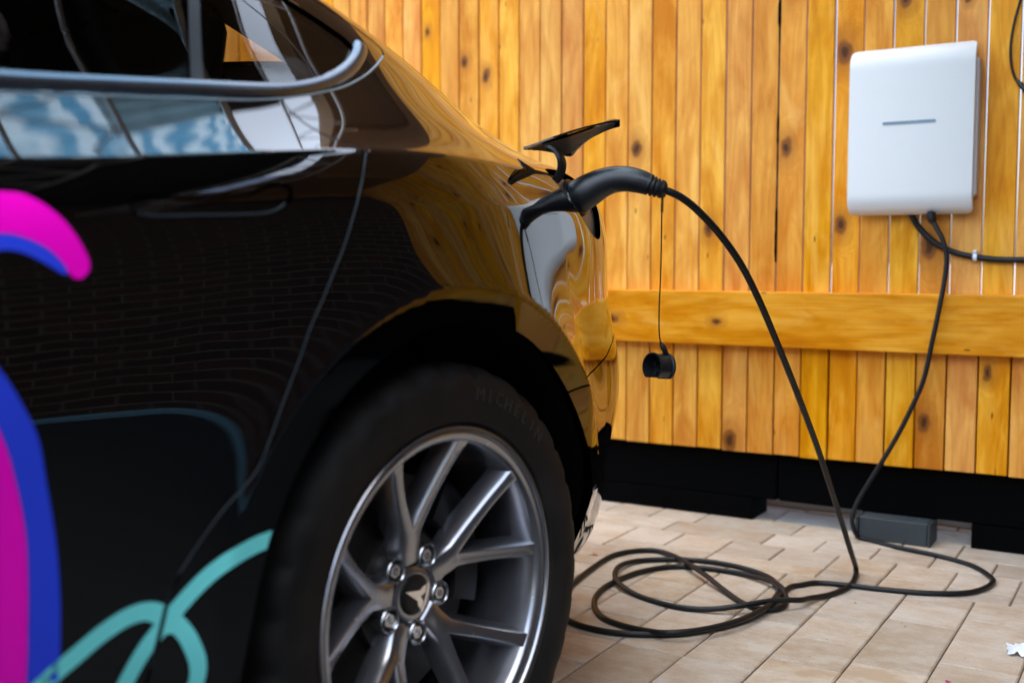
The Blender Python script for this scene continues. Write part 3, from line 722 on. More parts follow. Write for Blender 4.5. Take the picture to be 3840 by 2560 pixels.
MAG1 = smooth_poly([(-.631,.864),(-.608,.862),(-.586,.849),(-.570,.831),(-.560,.812),(-.557,.800),(-.5615,.790),(-.571,.787),(-.577,.791),(-.583,.802),(-.596,.815),(-.615,.824),(-.638,.828),(-.69,.818),(-.735,.785),(-.76,.74),(-.80,.74),(-.78,.80),(-.73,.842),(-.68,.86)], 4)
BLU1 = smooth_poly([(-.638,.8275),(-.615,.8235),(-.596,.8145),(-.583,.8015),(-.5775,.7905),(-.587,.7935),(-.601,.802),(-.62,.811),(-.64,.813),(-.69,.803),(-.725,.775),(-.745,.740),(-.759,.740),(-.7345,.7845),(-.69,.8175)], 4)
BLU2 = smooth_poly([(-.645,.706),(-.629,.678),(-.615,.646),(-.608,.605),(-.600,.555),(-.596,.506),(-.595,.451),(-.597,.418),(-.603,.37),(-.632,.37),(-.627,.428),(-.6262,.473),(-.6262,.533),(-.629,.573),(-.638,.618),(-.648,.652),(-.672,.70),(-.71,.73),(-.76,.745),(-.76,.77),(-.70,.755),(-.67,.737)], 4)
MAG2 = smooth_poly([(-.6275,.428),(-.6267,.473),(-.6267,.533),(-.6295,.573),(-.6385,.618),(-.6485,.652),(-.6725,.6995),(-.71,.7295),(-.76,.7445),(-.84,.70),(-.86,.55),(-.82,.40),(-.70,.34),(-.6325,.37)], 4)
CY1 = smooth_poly([(-.345,.502),(-.374,.500),(-.411,.491),(-.439,.478),(-.467,.458),(-.488,.440),(-.506,.423),(-.519,.405),(-.530,.385),(-.545,.35)], 5, False)
CY2 = smooth_poly([(-.66,.385),(-.609,.42),(-.58,.436),(-.552,.451),(-.525,.460),(-.503,.460),(-.485,.451),(-.466,.432),(-.454,.410),(-.447,.389),(-.448,.369),(-.455,.345)], 5, False)
def decals(base, sub, U, f_door, f_arch, u0, v0, z0):
    s0 = sub((u0 > -.95) & (u0 < -.25) & (z0 > .25) & (z0 < .95) & (v0 > .7))
    for side, nm in ((-1, 'door'), (1, 'quarter')):
        s1 = s0.clip(side*f_door(*U(s0))-g*1.6)
        s1 = s1.clip(f_arch(*U(s1))-.004)
        for k, (name, mat, fn) in enumerate((('graphic', 'magenta', lambda u,z: sdf(MAG1,u,z)), ('graphic', 'blue', lambda u,z: sdf(BLU1,u,z)), ('graphic', 'blue', lambda u,z: sdf(BLU2,u,z)), ('graphic', 'magenta', lambda u,z: sdf(MAG2,u,z)),
              ('graphic', 'cyan', lambda u,z: np.maximum(.0092-sdf(CY1,u,z,False), .0092-sdf(CY2,u,z,False))))):
            u, v, z = U(s1); s = s1.clip(fn(u, z))
            if len(s.F): s.offset(.0007).build(name, M[mat], car, 1, label=mat+' printed graphic on the '+('door' if side < 0 else 'rear quarter'))
G_, N_, _ = build_side(1, True)
build_side(-1, False)

# point and outward normal on the left body side, by (u, z)
_Pf = G_[::2, ::2].reshape(-1,3); _Nf = N_[::2, ::2].reshape(-1,3)
def body_at(u, z):
    i = np.argmin((_Pf[:,0]-u)**2+(_Pf[:,2]-z)**2); return _Pf[i], _Nf[i]
def car_l(u, v, z): return (v, u, z)      # car frame -> local coordinates of the car object

# window trim strip (half round bead along the lower edge of the glass and up its rear end)
TR = smooth_poly([(-1.9,.950),(-1.4,.951),(-.97,.957),(-.75,.964),(-.587,.974),(-.494,.982),(-.372,.994),(-.249,1.007),(-.177,1.020),(-.109,1.041),(-.047,1.071),(-.008,1.098),(.004,1.108)], 8, False)
def bead(sgn):
    V = []; Fc = []; n = len(TR); prof = [(-.0085,-.003),(-.0080,.003),(-.005,.0058),(0,.0068),(.005,.0058),(.0080,.003),(.0085,-.003)]
    pts = []; nor = []
    for u, z in TR: p, q = body_at(u, z); pts.append(np.array([u, p[1]-((z-p[2])*q[2]+(u-p[0])*q[0])/max(q[1],.2), z])); nor.append(q)
    pts = np.array(pts); nor = np.array(nor)
    for _ in range(24):
        nor[1:-1] = (nor[:-2]+nor[1:-1]*2+nor[2:])/4; pts[1:-1,1] = (pts[:-2,1]+2*pts[1:-1,1]+pts[2:,1])/4
    for i in range(n):
        t = pts[min(i+1,n-1)]-pts[max(i-1,0)]; t /= np.linalg.norm(t); nn_ = nor[i]/np.linalg.norm(nor[i]); b = np.cross(t, nn_); b /= np.linalg.norm(b)
        k = 1.15 if TR[i][0] < -.12 else 1.3
        for a, h in prof: q = pts[i]+b*a*k+nn_*h; V.append((q[1]*sgn, q[0], q[2]))
    m = len(prof)
    for i in range(n-1):
        for k in range(m-1): Fc.append((i*m+k, i*m+k+1, (i+1)*m+k+1, (i+1)*m+k))
    Fc.append(tuple(range(m))); Fc.append(tuple((n-1)*m+k for k in range(m)))
    obj('window_trim', mesh('window_trim', V, Fc, 60), M['trim'], car)
bead(1); bead(-1)
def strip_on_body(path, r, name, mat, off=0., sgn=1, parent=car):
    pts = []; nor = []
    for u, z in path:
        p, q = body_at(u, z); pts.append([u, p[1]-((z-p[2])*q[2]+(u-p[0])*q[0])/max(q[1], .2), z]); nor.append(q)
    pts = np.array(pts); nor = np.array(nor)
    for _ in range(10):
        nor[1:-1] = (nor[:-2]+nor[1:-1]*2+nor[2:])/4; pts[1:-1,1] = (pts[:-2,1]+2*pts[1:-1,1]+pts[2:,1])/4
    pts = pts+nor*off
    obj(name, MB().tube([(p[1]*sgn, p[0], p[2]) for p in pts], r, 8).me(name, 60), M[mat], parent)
strip_on_body(smooth_poly([(-.72,.9515),(-.592,.960),(-.50,.969),(-.394,.979),(-.294,.989),(-.235,.998),(-.167,1.013),(-.097,1.032),(-.029,1.059),(.027,1.086),(.062,1.104)], 8, False), .0016, 'window_seal', 'edge_strip', -.0006)  # light strip laid in as the highlight along the frame seam
strip_on_body(smooth_poly(DOOR_SEAM[1:24], 6, False)+np.array([.0010, 0]), .0009, 'door_edge', 'faint_edge', -.0008)  # thin strip painted as the highlight of the rolled door edge
strip_on_body(np.array([(u+.002*0, z) for u, z in HANDLE[int(len(HANDLE)*.62):int(len(HANDLE)*.97)]]), .0011, 'handle_edge', 'faint_edge', -.0004)  # thin strip painted as the highlight on the handle's lower edge

# ---------------------------------------------------------------- wheel wells, floor, cabin
for sgn in (1, -1):
    for uc in (0., -2.875):
        m_ = MB(); n_ = 40; V = []; Fc = []
        for i in range(n_+1):
            a = R(-13)+(R(212))*i/n_
            for h in (.905, .60, .48): V.append((h*sgn if h < .9 else (float(body_at(uc+.4015*math.cos(a), .333+.4015*math.sin(a))[0][1])-.010)*sgn, uc+.4015*math.cos(a), .333+.4015*math.sin(a)))
        for i in range(n_):
            for k in range(2): Fc.append((i*3+k, i*3+k+1, (i+1)*3+k+1, (i+1)*3+k))
        V.append((.48*sgn, uc, .333)); c0 = len(V)-1
        for i in range(n_): Fc.append((i*3+2, (i+1)*3+2, c0))
        m_.add(V, Fc); obj('wheel_well', m_.me('wheel_well', 60), M['liner'], car)
obj('underbody', MB().box((-.80, -2.42, .165), (.80, -.44, .22)).box((-.46, -.44, .18), (.46, .80, .26)).box((-.46,-3.5,.18), (.46,-2.42,.26)).me('underbody'), M['liner'], car)
def cushion(a, b, r=.05):
    m_ = MB().box(a, b, r); return m_.me('cushion', 60)
obj('rear_seat', cushion((-.62, -.62, .30), (.62, -.10, .56)), M['seat_fabric'], car)
sb = obj('seat_back', cushion((-.62, -.10, 0), (.62, .08, .58)), M['seat_fabric'], car); sb.location = (0, -.12, .44); sb.rotation_euler = (R(-24), 0, 0)
for x, hw_ in ((-.27, .185), (0, .08), (.27, .185)):
    hr = obj('head_rest', cushion((-hw_, -.05, 0), (hw_, .05, .25), .035), M['seat_fabric'], car); hr.location = (x, -.06, .965); hr.rotation_euler = (R(-10), 0, 0)
for x in (-.38, .38):
    fs = obj('front_seat', cushion((-.25, -.08, 0), (.25, .08, .66), .05), M['seat_fabric'], car); fs.location = (x, -1.13, .42); fs.rotation_euler = (R(-20), 0, 0)
obj('parcel_shelf', MB().box((-.58, .10, .955), (.58, .46, .972), .004).me('parcel_shelf'), M['dark_trim'], car)
obj('cabin_floor', MB().box((-.70, -2.0, .26), (.70, .05, .29)).me('cabin_floor'), M['liner'], car)

# ---------------------------------------------------------------- wheels
def tyre_mesh():
    prof = [(.236,-.020),(.243,-.012),(.2465,-.006),(.2485,.0),(.251,.0035),(.2545,.0035),(.257,.0045),(.268,.0075),(.284,.010),(.298,.0095),(.309,.007),(.317,.0035),(.3225,-.0015),(.3275,-.009),(.3310,-.018),(.3330,-.030),(.3332,-.052),(.3280,-.0525),(.3280,-.058),(.3335,-.0585),(.334,-.085),(.3280,-.0855),(.3280,-.094),(.334,-.0945),(.334,-.125),(.3280,-.1255),(.3280,-.134),(.3335,-.1345),(.3330,-.19),(.325,-.21),(.30,-.222),(.26,-.215),(.236,-.205)]
    n = 192; V = []; m = len(prof)
    for i in range(n):
        a = 2*math.pi*i/n
        for k, (r, h) in enumerate(prof):
            if 11 <= k <= 15 and i % 6 < 2: r -= .0035 if k < 15 else .0025
            if 11 <= k <= 13 and i % 6 < 2: h -= .002
            V.append((h, r*math.cos(a), r*math.sin(a)))
    Fc = [(i*m+k, ((i+1) % n)*m+k, ((i+1) % n)*m+k+1, i*m+k+1) for i in range(n) for k in range(m-1)]
    return mesh('tyre', V, Fc, 28)
def rim_mesh():
    prof = [(.236,-.019),(.2425,-.011),(.2452,-.004),(.2455,.0),(.2440,.0022),(.2405,.0022),(.2392,.0),(.2385,-.0035),(.2372,-.0045),(.2355,-.0025),(.2335,-.0016),(.2280,-.0030),(.2245,-.0060),(.2215,-.014),(.2185,-.030),(.2150,-.06),(.2120,-.11),(.2140,-.17),(.232,-.205)]
    return MB().lathe(prof, 120).me('rim', 35)
def face_h(r): return float(np.interp(r, [0,.045,.075,.10,.14,.18,.21,.226,.24], [-.065,-.064,-.060,-.054,-.042,-.027,-.014,-.0062,-.004]))
def spoke_mesh(jit):
    """a V of two arms pointing along +Y (angle 0), arms ending at +-18 degrees"""
    out = []
    e = R(18)
    def arm(sg):
        o = []; i_ = []
        A = np.array([.078, .0]); Bp = np.array([.2275*math.cos(e), sg*.2275*math.sin(e)])
        d = (Bp-A)/np.linalg.norm(Bp-A); nrm = np.array([-d[1], d[0]])*sg
        for t in np.linspace(0, 1, 9):
            p = A+(Bp-A)*t; wdt = np.interp(t, [0,.15,.5,.85,1], [.0098,.0086,.0066,.0066,.0100]); o.append(p+nrm*wdt); i_.append(p-nrm*wdt)
        return o, i_
    o1, i1 = arm(1); o2, i2 = arm(-1)
    # crotch: first index where inner edges separate
    k0 = next(k for k in range(9) if i1[k][1] > .0004)
    X = np.array([np.interp(0, [i1[k0-1][1], i1[k0][1]], [i1[k0-1][0], i1[k0][0]]) if k0 > 0 else i1[0][0], 0.])
    hub1 = np.array([.046, .019]); hub2 = np.array([.046, -.019])
    loop = [hub1, np.array([.064, .0155])]+o1[1:]+[i1[k] for k in range(8, k0-1, -1)]+[X]+[i2[k] for k in range(k0, 9)]+[o2[k] for k in range(8, 0, -1)]+[np.array([.064, -.0155]), hub2]
    L = np.array(loop); n = len(L)
    # faces on top
    n1 = 2+8; V = [(face_h(np.hypot(*p))+jit, p[0], p[1]) for p in L]; Fc = []
    ia = {('o1', k): 1+k for k in range(1, 9)}; base = 10
    for c, k in enumerate(range(8, k0-1, -1)): ia[('i1', k)] = base+c
    xX = base+(9-k0)
    for c, k in enumerate(range(k0, 9)): ia[('i2', k)] = xX+1+c
    b2 = xX+1+(9-k0)
    for c, k in enumerate(range(8, 0, -1)): ia[('o2', k)] = b2+c
    for k in range(k0, 8):
        Fc.append((ia['o1',k], ia['o1',k+1], ia['i1',k+1], ia['i1',k])); Fc.append((ia['i2',k], ia['i2',k+1], ia['o2',k+1], ia['o2',k]))
    # root between hub and crotch
    Fc.append((xX, ia['o1',k0], ia['i1',k0])); Fc.append((xX, ia['i2',k0], ia['o2',k0]))
    left = [ia['o1',k] for k in range(k0, 0, -1)]+[1, 0]; right = [ia['o2',k] for k in range(k0, 0, -1)]+[b2+8, b2+9]
    for a in range(len(left)-1): Fc.append((left[a+1], left[a], right[a], right[a+1]))
    Fc.append((xX, right[0], left[0]))
    # flanks: small edge radius, then sloping wall
    d = np.roll(L, -1, 0)-np.roll(L, 1, 0); nr = np.stack([d[:,1], -d[:,0]], 1); nr /= np.maximum(np.linalg.norm(nr,axis=1,keepdims=True),1e-9)
    area = .5*np.sum(L[:,0]*np.roll(L[:,1],-1)-np.roll(L[:,0],-1)*L[:,1])
    if area < 0: nr = -nr
    prev = list(range(n))
    for off, dh in ((.0013,-.0012),(.0042,-.008),(.0078,-.018),(.0112,-.034)):
        cur = []
        for q in range(n):
            p = L[q]+nr[q]*off; r = np.hypot(*L[q]); rr_ = np.hypot(*p)
            if rr_ > .231: p = p/rr_*.231
            V.append((face_h(r)+dh*np.interp(r,[.05,.1,.24],[.5,1,1.05])+jit, p[0], p[1])); cur.append(len(V)-1)
        for q in range(n): Fc.append((prev[q], prev[(q+1)%n], cur[(q+1)%n], cur[q]))
        prev = cur
    return mesh('spoke', V, Fc, 38)
def hub_mesh():
    m_ = MB().lathe([(.029,-.0640),(.036,-.0636),(.0395,-.0655),(.043,-.075),(.060,-.082),(.072,-.092),(.074,-.125)], 60)
    return m_.me('hub', 35)
def nut_mesh():
    m_ = MB(); n = 6
    h = [(.0108*math.cos(R(60*i+10)), .0108*math.sin(R(60*i+10))) for i in range(6)]
    V = [(-.082, a, b) for a, b in h]+[(-.0685, a, b) for a, b in h]+[(-.0672, a*.86, b*.86) for a, b in h]+[(-.0672, a*.58, b*.58) for a, b in h]+[(-.072, a*.52, b*.52) for a, b in h]
    Fc = []
    for k in range(4):
        for i in range(6): Fc.append((k*6+i, k*6+(i+1)%6, k*6+6+(i+1)%6, k*6+6+i))
    Fc.append(tuple(24+i for i in range(6)))
    m_.add(V, Fc); m_.lathe([(.0108,-.080),(.0150,-.0795),(.0160,-.0665),(.0172,-.0650),(.0182,-.0665),(.0186,-.090)], 24)
    return m_.me('lug_nut', 30)
def emblem_mesh():
    # tapered stem with a curved bar, drawn with its foot along -Y2, lies in the plane of the cap
    m_ = MB(); h0, h1 = -.0594, -.0586
    def slab(poly):
        n = len(poly); V = [(h0, a, b) for a, b in poly]+[(h1, a, b) for a, b in poly]
        m_.add(V, [tuple(range(n)), tuple(range(2*n-1, n-1, -1))]+[(i,(i+1)%n,n+(i+1)%n,n+i) for i in range(n)])
    s = .0225
    arc = lambda r, a0, a1, n=9, cy=-1.55: [(r*math.sin(R(a)), cy+r*math.cos(R(a))) for a in np.linspace(a0, a1, n)]
    top = arc(2.64, -21, 21); bot = arc(2.44, 21, -21)
    slab([(x*s, y*s) for x, y in top+bot])
    body = arc(2.36, -20, -7, 4)+[(-.14,.62),(0,.42),(.14,.62)]+arc(2.38, 7, 20, 4)+[(.56,.36),(.36,.26),(.28,.0),(0,-1.1),(-.28,.0),(-.36,.26),(-.56,.36)]
    slab([(x*s, y*s) for x, y in body])
    return m_.me('emblem')
WM = dict(tyre=tyre_mesh(), rim=rim_mesh(), spoke=spoke_mesh(0), hub=hub_mesh(), nut=nut_mesh(), emb=emblem_mesh(),
          cap=MB().lathe([(.0,-.0592),(.02,-.0594),(.0262,-.0600),(.0288,-.0618),(.0296,-.066),(.0296,-.07)], 48).me('cap', 40),
          disc=MB().lathe([(.06,-.085),(.088,-.086),(.090,-.104),(.098,-.105),(.165,-.105),(.167,-.107),(.167,-.125),(.098,-.127)], 72).me('disc', 35))
cal = MB()
V = []; Fc = []
for i in range(13):
    a = R(-38)+R(76)*i/12
    for r, h in ((.105,-.098),(.112,-.078),(.165,-.078),(.178,-.088),(.182,-.145),(.105,-.145)): V.append((h, r*math.cos(a), r*math.sin(a)))
for i in range(12):
    for k in range(6): Fc.append((i*6+k, i*6+(k+1)%6, (i+1)*6+(k+1)%6, (i+1)*6+k))
Fc += [tuple(range(6)), tuple(72+k for k in range(6))]
cal.add(V, Fc); WM['cal'] = cal.me('caliper', 40)
# raised maker's lettering around the tyre
def letters(text, r, a_mid, size, spread):
    V = []; Fc = []
    for i, ch in enumerate(text):
        cu = bpy.data.curves.new('l', 'FONT'); cu.body = ch; cu.size = size; cu.extrude = .0006; cu.align_x = 'CENTER'; cu.resolution_u = 2
        to = bpy.data.objects.new('l', cu); col.objects.link(to); dg = bpy.context.evaluated_depsgraph_get(); me = bpy.data.meshes.new_from_object(to.evaluated_get(dg))
        a = a_mid+(len(text)-1)*spread/2-i*spread; b = len(V)
        for v in me.vertices:
            x, y, zz = v.co; rr = r+y; aa = a-x/r
            # sidewall height at that radius
            h = np.interp(rr, [.268,.284,.298,.309,.317], [.0075,.010,.0095,.007,.0035])+.0004+zz
            V.append((h, rr*math.cos(aa), rr*math.sin(aa)))
        Fc += [tuple(b+k for k in p.vertices) for p in me.polygons]
        bpy.data.objects.remove(to); bpy.data.curves.remove(cu); bpy.data.meshes.remove(me)
    return mesh('tyre_lettering', V, Fc)
WM['text'] = letters('MICHELIN', .2825, R(62), .027, R(4.6))
def wheel(u, sgn, a0):
    o = obj('wheel', WM['rim'], M['rim_metal'], car); o.location = (.895*sgn, u, .333); o.scale = (sgn, 1, 1)
    tw = obj('tyre', WM['tyre'], M['tyre'], o); 
    obj('tyre_lettering', WM['text'], M['tyre_letter'], o)
    for k in range(5):
        s = obj('spoke', WM['spoke'], M['rim_metal'], o); s.rotation_euler = (R(a0+72*k), 0, 0)
        nn_ = obj('lug_nut', WM['nut'], M['nut_metal'], o); a = R(a0+36+72*k); nn_.location = (.004, .0571*math.cos(a), .0571*math.sin(a)); nn_.rotation_euler = (R(13*k), 0, 0)
    obj('hub', WM['hub'], M['rim_metal'], o); obj('centre_cap', WM['cap'], M['cap_dark'], o)
    e = obj('emblem', WM['emb'], M['emblem'], o); e.rotation_euler = (R(158+90), 0, 0)
    obj('brake_disc', WM['disc'], M['disc_metal'], o)
    c = obj('brake_caliper', WM['cal'], M['caliper'], o); c.rotation_euler = (R(20), 0, 0)
    return o
wheel(0., 1, 24.5); wheel(0., -1, 40); wheel(-2.875, 1, 10); wheel(-2.875, -1, 55)

# ================================================================ charging gear
_cy, _sy = math.cos(CAR_YAW), math.sin(CAR_YAW)
def car_w(P):
    """(u, v, z) array -> world"""
    P = np.atleast_2d(P); x, y = P[:,1], P[:,0]
    return np.stack([CAR_O[0]+x*_cy-y*_sy, CAR_O[1]+x*_sy+y*_cy, P[:,2]], 1)
_Wp = car_w(_Pf); _Wn = car_w(_Nf+0)-np.array([[CAR_O[0], CAR_O[1], 0]])
_d = _Wp-CAM; _dep = _d@FW; _px = np.stack([(CX+F_PX*(_d@RT)/_dep)/1.63265, (CY-F_PX*(_d@UP)/_dep)/1.63265], 1)
_vis = ((_Wn*_d).sum(1) < 0) & (_dep > .5)
def body_px(dx, dy):
    q = np.where(_vis, ((_px-np.array([dx, dy]))**2).sum(1), 1e12); i = int(np.argmin(q)); return Vector(_Wp[i]), Vector(_Wn[i]).normalized()
inv = Matrix.Translation(CAR_O) @ Matrix.Rotation(CAR_YAW, 4, 'Z'); inv = inv.inverted()
def loc(p): return inv @ Vector(p)
def frame_box(P, n, upv, w_, h_, d_, seg=10, rnd_=None):
    """rounded plate centred at P facing n"""
    n = Vector(n).normalized(); x = Vector(upv).cross(n).normalized(); y = n.cross(x); r = min(w_, h_)/2 if rnd_ is None else rnd_; pts = []
    for cx_, cy_, a0 in ((w_/2-r, h_/2-r, 0), (-w_/2+r, h_/2-r, 90), (-w_/2+r, -h_/2+r, 180), (w_/2-r, -h_/2+r, 270)):
        for k in range(seg+1): a = R(a0+90*k/seg); pts.append((cx_+r*math.cos(a), cy_+r*math.sin(a)))
    P = Vector(P); m_ = len(pts)
    V = [P+x*a+y*b for a, b in pts]+[P+x*a+y*b+n*d_ for a, b in pts]
    return V, [tuple(range(m_-1,-1,-1)), tuple(range(m_, 2*m_))]+[(i,(i+1)%m_,m_+(i+1)%m_,m_+i) for i in range(m_)]
# DC pin window and printed symbol on the port face
P, n = body_px(1338, 487); n = (n*1.0).normalized(); P = P-n*.0105
upv = Vector((.05, -.15, 1)).normalized()
m_ = MB().add(*[[loc(q) for q in frame_box(P, n, upv, .034, .054, .002, rnd_=.012)[0]], frame_box(P, n, upv, .034, .054, .002, rnd_=.012)[1]])
obj('pin_window', m_.me('pin_window'), M['black_plastic'], car)
x_ = upv.cross(n).normalized(); y_ = n.cross(x_)
for s_ in (-1, 1):
    c0 = P+x_*.0078*s_+n*.0024
    ring = [loc(c0+x_*.0066*math.cos(a)+y_*.0165*math.sin(a)) for a in np.linspace(0, 2*math.pi, 29)]
    obj('pin_ring', MB().tube(ring, .0007, 6, False).me('pin_ring', 60), M['gold'], car)
Ps, ns = body_px(1319, 461); Ps = Ps-ns*.0098
m_ = MB()
for (a, b) in ((0, .011), (-.0035, .003), (.0055, .001), (.003, -.009)):
    ring = [loc(Ps+x_*(a+.0032*math.cos(t))+y_*(b+.0048*math.sin(t))) for t in np.linspace(0, 2*math.pi, 7)]
    m_.tube(ring, .00035, 4, False)
obj('printed_symbol', m_.me('printed_symbol'), M['print_white'], car)

# charge port lid: a curved blade standing open above the port, on a goose-neck arm
UPE = [(1202,343,1.885),(1228,334,1.878),(1262,321,1.872),(1300,308,1.870),(1340,296,1.872),(1378,287,1.878),(1408,280.5,1.888),(1424,286,1.895)]
LOE = [(1202,344.5,1.89),(1232,345.5,1.915),(1268,351,1.945),(1309,360,1.965),(1326,345,1.955),(1352,322,1.935),(1392,301,1.915),(1424,291,1.90)]
rows = []
for k in range(8):
    A, B = at(*UPE[k]), at(*LOE[k]); rows.append([A.lerp(B, t)+Vector((0, 0, .006*math.sin(math.pi*t)*min(1, k/3))) for t in (0, .25, .5, .75, 1)])
V = []; Fc = []
sm = [[None]*5 for _ in range(29)]
for j in range(5):
    sp_ = spline([rows[k][j] for k in range(8)], 4)
    for i, p in enumerate(sp_): sm[i][j] = p
for i in range(29):
    for j in range(5): V.append(loc(sm[i][j]))
nv = len(V)
for i in range(29):
    for j in range(5):
        th = .0045 if 0 < j < 4 else .0032
        V.append(loc(sm[i][j]+Vector((0, 0, th))))
for i in range(28):
    for j in range(4):
        a = i*5+j; Fc += [(a, a+1, a+6, a+5), (nv+a+5, nv+a+6, nv+a+1, nv+a)]
    for j in (0, 4):
        a = i*5+j; Fc.append((a, a+5, nv+a+5, nv+a))
Fc += [tuple(range(5))+tuple(nv+j for j in range(4, -1, -1)), tuple(140+j for j in range(5))+tuple(nv+140+j for j in range(4, -1, -1))]
lid = obj('charge_port_lid', mesh('charge_port_lid', V, Fc, 50), M['paint'], car)
lin = []; Fl = []
for i in range(3, 27):
    for j, t in enumerate((.16, .5, .86)):
        f = t*4; a = int(f); p = sm[i][a].lerp(sm[i][min(a+1,4)], f-a); lin.append(loc(p-Vector((0, 0, .0022))))
for i in range(23):
    for j in range(2): Fl.append((i*3+j, i*3+j+1, i*3+j+4, i*3+j+3))
obj('lid_lining', mesh('lid_lining', lin, Fl, 60), M['port_plastic'], lid)
arm = spline([at(1258,341,1.885), at(1268,340,1.885), at(1281,350,1.885), at(1290,370,1.885), at(1289,392,1.89), at(1280,410,1.895), at(1268,424,1.905)], 6)
V = []; Fc = []
for i, p in enumerate(arm):
    t_ = (arm[min(i+1,len(arm)-1)]-arm[max(i-1,0)]).normalized(); b = Vector(FW); b = (b-t_*b.dot(t_)).normalized(); c = t_.cross(b); b = (b+Vector(RT)*.55).normalized()
    for a, h in ((-.010,-.0028),(-.0085,-.0042),(.0085,-.0042),(.010,-.0028),(.010,.0028),(.0085,.0042),(-.0085,.0042),(-.010,.0028)): V.append(loc(p+b*a+c*h))
for i in range(len(arm)-1):
    for k in range(8): Fc.append((i*8+k, i*8+(k+1)%8, i*8+8+(k+1)%8, i*8+8+k))
Fc += [tuple(range(8)), tuple((len(arm)-1)*8+k for k in range(8))]
obj('hinge_arm', mesh('hinge_arm', V, Fc, 40), M['black_plastic'], lid)

# ---------------------------------------------------------------- plug, cable
cable = obj('charging_cable', None, label='black charging cable from the wall box, coiled on the paving, plugged into the car', cat='charging cable', loc=onZ(1700, 1340, 0))
ci = Matrix.Translation(cable.location).inverted()
def cl(p): return ci @ Vector(p)
PL_ = [(1292,470,1.955,.026),(1306,463,1.948,.027),(1318,457,1.942,.0285),(1336,447,1.934,.0300),(1356,435,1.928,.0292),(1380,422,1.922,.0262),(1408,413,1.916,.0235),(1438,411,1.910,.0222),(1466,416,1.905,.0210),(1488,423,1.902,.0192)]
pts = spline([at(a, b, d) for a, b, d, r in PL_], 5); rs = list(np.interp(np.linspace(0, 9, len(pts)), range(10), [r for *_, r in PL_]))
plug = obj('plug', MB().tube([cl(p) for p in pts], 0, 28, True, rs).me('plug', 50), M['plug_shell'], cable)
# flange collar round the plug nose
def ring_on(center, axis, r, w_, th, n_=40, el=1.0):
    axis = axis.normalized(); a = axis.orthogonal().normalized(); b = axis.cross(a); V = []; Fc = []
    prof = [(r-.004, -w_/2), (r+th*.6, -w_/2), (r+th, -w_/4), (r+th, w_/4), (r+th*.6, w_/2), (r-.004, w_/2)]
    for i in range(n_):
        t_ = 2*math.pi*i/n_
        for rr_, h in prof: V.append(cl(center+(a*math.cos(t_)+b*math.sin(t_))*rr_+axis*h))
    m = len(prof)
    for i in range(n_):
        for k in range(m): Fc.append((i*m+k, ((i+1)%n_)*m+k, ((i+1)%n_)*m+(k+1)%m, i*m+(k+1)%m))
    return V, Fc
ax = at(1340,441,1.93)-at(1310,459,1.945)
obj('collar', MB().add(*ring_on(at(1320,455,1.941), ax, .0285, .011, .0075)).me('collar', 40), M['plug_shell'], plug)
bp = [at(1484,421,1.9022), at(1490,424,1.902), at(1497,427,1.901), at(1504,429.5,1.9), at(1511,432,1.9), at(1518,434,1.9), at(1525,436.5,1.9), at(1531,438.5,1.9)]
bpts = []; brs = []
for i in range(29):
    f = i/28*7; a = min(int(f), 6); bpts.append(bp[a].lerp(bp[a+1], f-a))
    r0 = np.interp(i/28, [0,.1,.8,.93,1], [.0188,.0193,.0160,.0120,.0068]); brs.append(r0-(.0028 if i in (7,8,12,13,17,18) else 0))
obj('strain_relief', MB().tube([cl(p) for p in bpts], 0, 20, True, brs).me('strain_relief', 20), M['black_plastic'], plug)
CR = .0067
dn = [(1527,437,1.90),(1545,443.5,1.902),(1570,457,1.912),(1602,483,1.928),(1650,534,1.96),(1700,604,2.0),(1742,686,2.06),(1782,780,2.14),(1832,905,2.26),(1882,1040,2.42),(1926,1175,2.60),(1953,1262,2.715)]
path = [at(*p) for p in dn]
path += [onZ(1966,1305,.012), onZ(1962,1330,.0064), onZ(1944,1350,.0064), onZ(1905,1365,.0064), onZ(1860,1373,.012)]
z3 = lambda x, y, z=.0064: onZ((2100+x*.421)/1.63265, (1900+y*.421)/1.63265, z)
z4 = lambda x, y, z=.0064: onZ((2900+x*.5484)/1.63265, (1700+y*.5484)/1.63265, z)
A_ = [(2138,828,.020),(1900,832,.024),(1600,880,.018),(1300,910,.008),(1000,880),(700,790),(540,690,.013),(488,600,.016),(540,520,.012),(700,478),(1000,465),(1300,482),(1600,535),(1850,620,.0075),(1952,720,.0075),(1920,800)]
B_ = [(1800,930),(1600,1020),(1300,1092),(1000,1130),(600,1128),(300,1085),(100,1020),(8,935),(12,830),(100,700),(250,570),(450,440),(650,392),(850,387),(1000,430,.010),(1120,490,.019),(1300,610,.019),(1450,730,.010),(1600,838),(1750,900),(1900,914),(1992,880),(2012,800,.008)]
C_ = [(1962,705,.019),(1850,652,.013),(1600,590),(1300,545),(1000,530),(700,580),(450,682),(330,780),(308,880),(380,980),(550,1052),(800,1106,.012),(1000,1119,.0185),(1300,1085,.019),(1600,1008,.019),(1800,912,.019),(1905,845,.016),(1985,765,.008),(2050,712),(2138,695)]
path += [z3(*p) for p in A_+B_+C_]
path += [z4(*p) for p in [(300,882),(500,898),(700,922),(1000,950),(1250,955),(1400,935),(1490,890),(1488,845),(1350,762),(1100,692),(850,640),(660,592,.0064)]]
path += [onZ(3215/1.63265, 2008/1.63265, .014), onY(1957,1195,3.125), onY(1966,1160,3.13), onY(1988,1120,3.14), onY(2050,1020,3.15), onY(2092,940,3.155), onY(2122,870,3.158), onY(2140,790,3.158), onY(2157,710,3.16), onY(2170,640,3.165), onY(2174,590,3.165), onY(2165,550,3.165), onY(2148,518,3.168), onY(2139,497,3.17), onY(2136,485,3.17)]
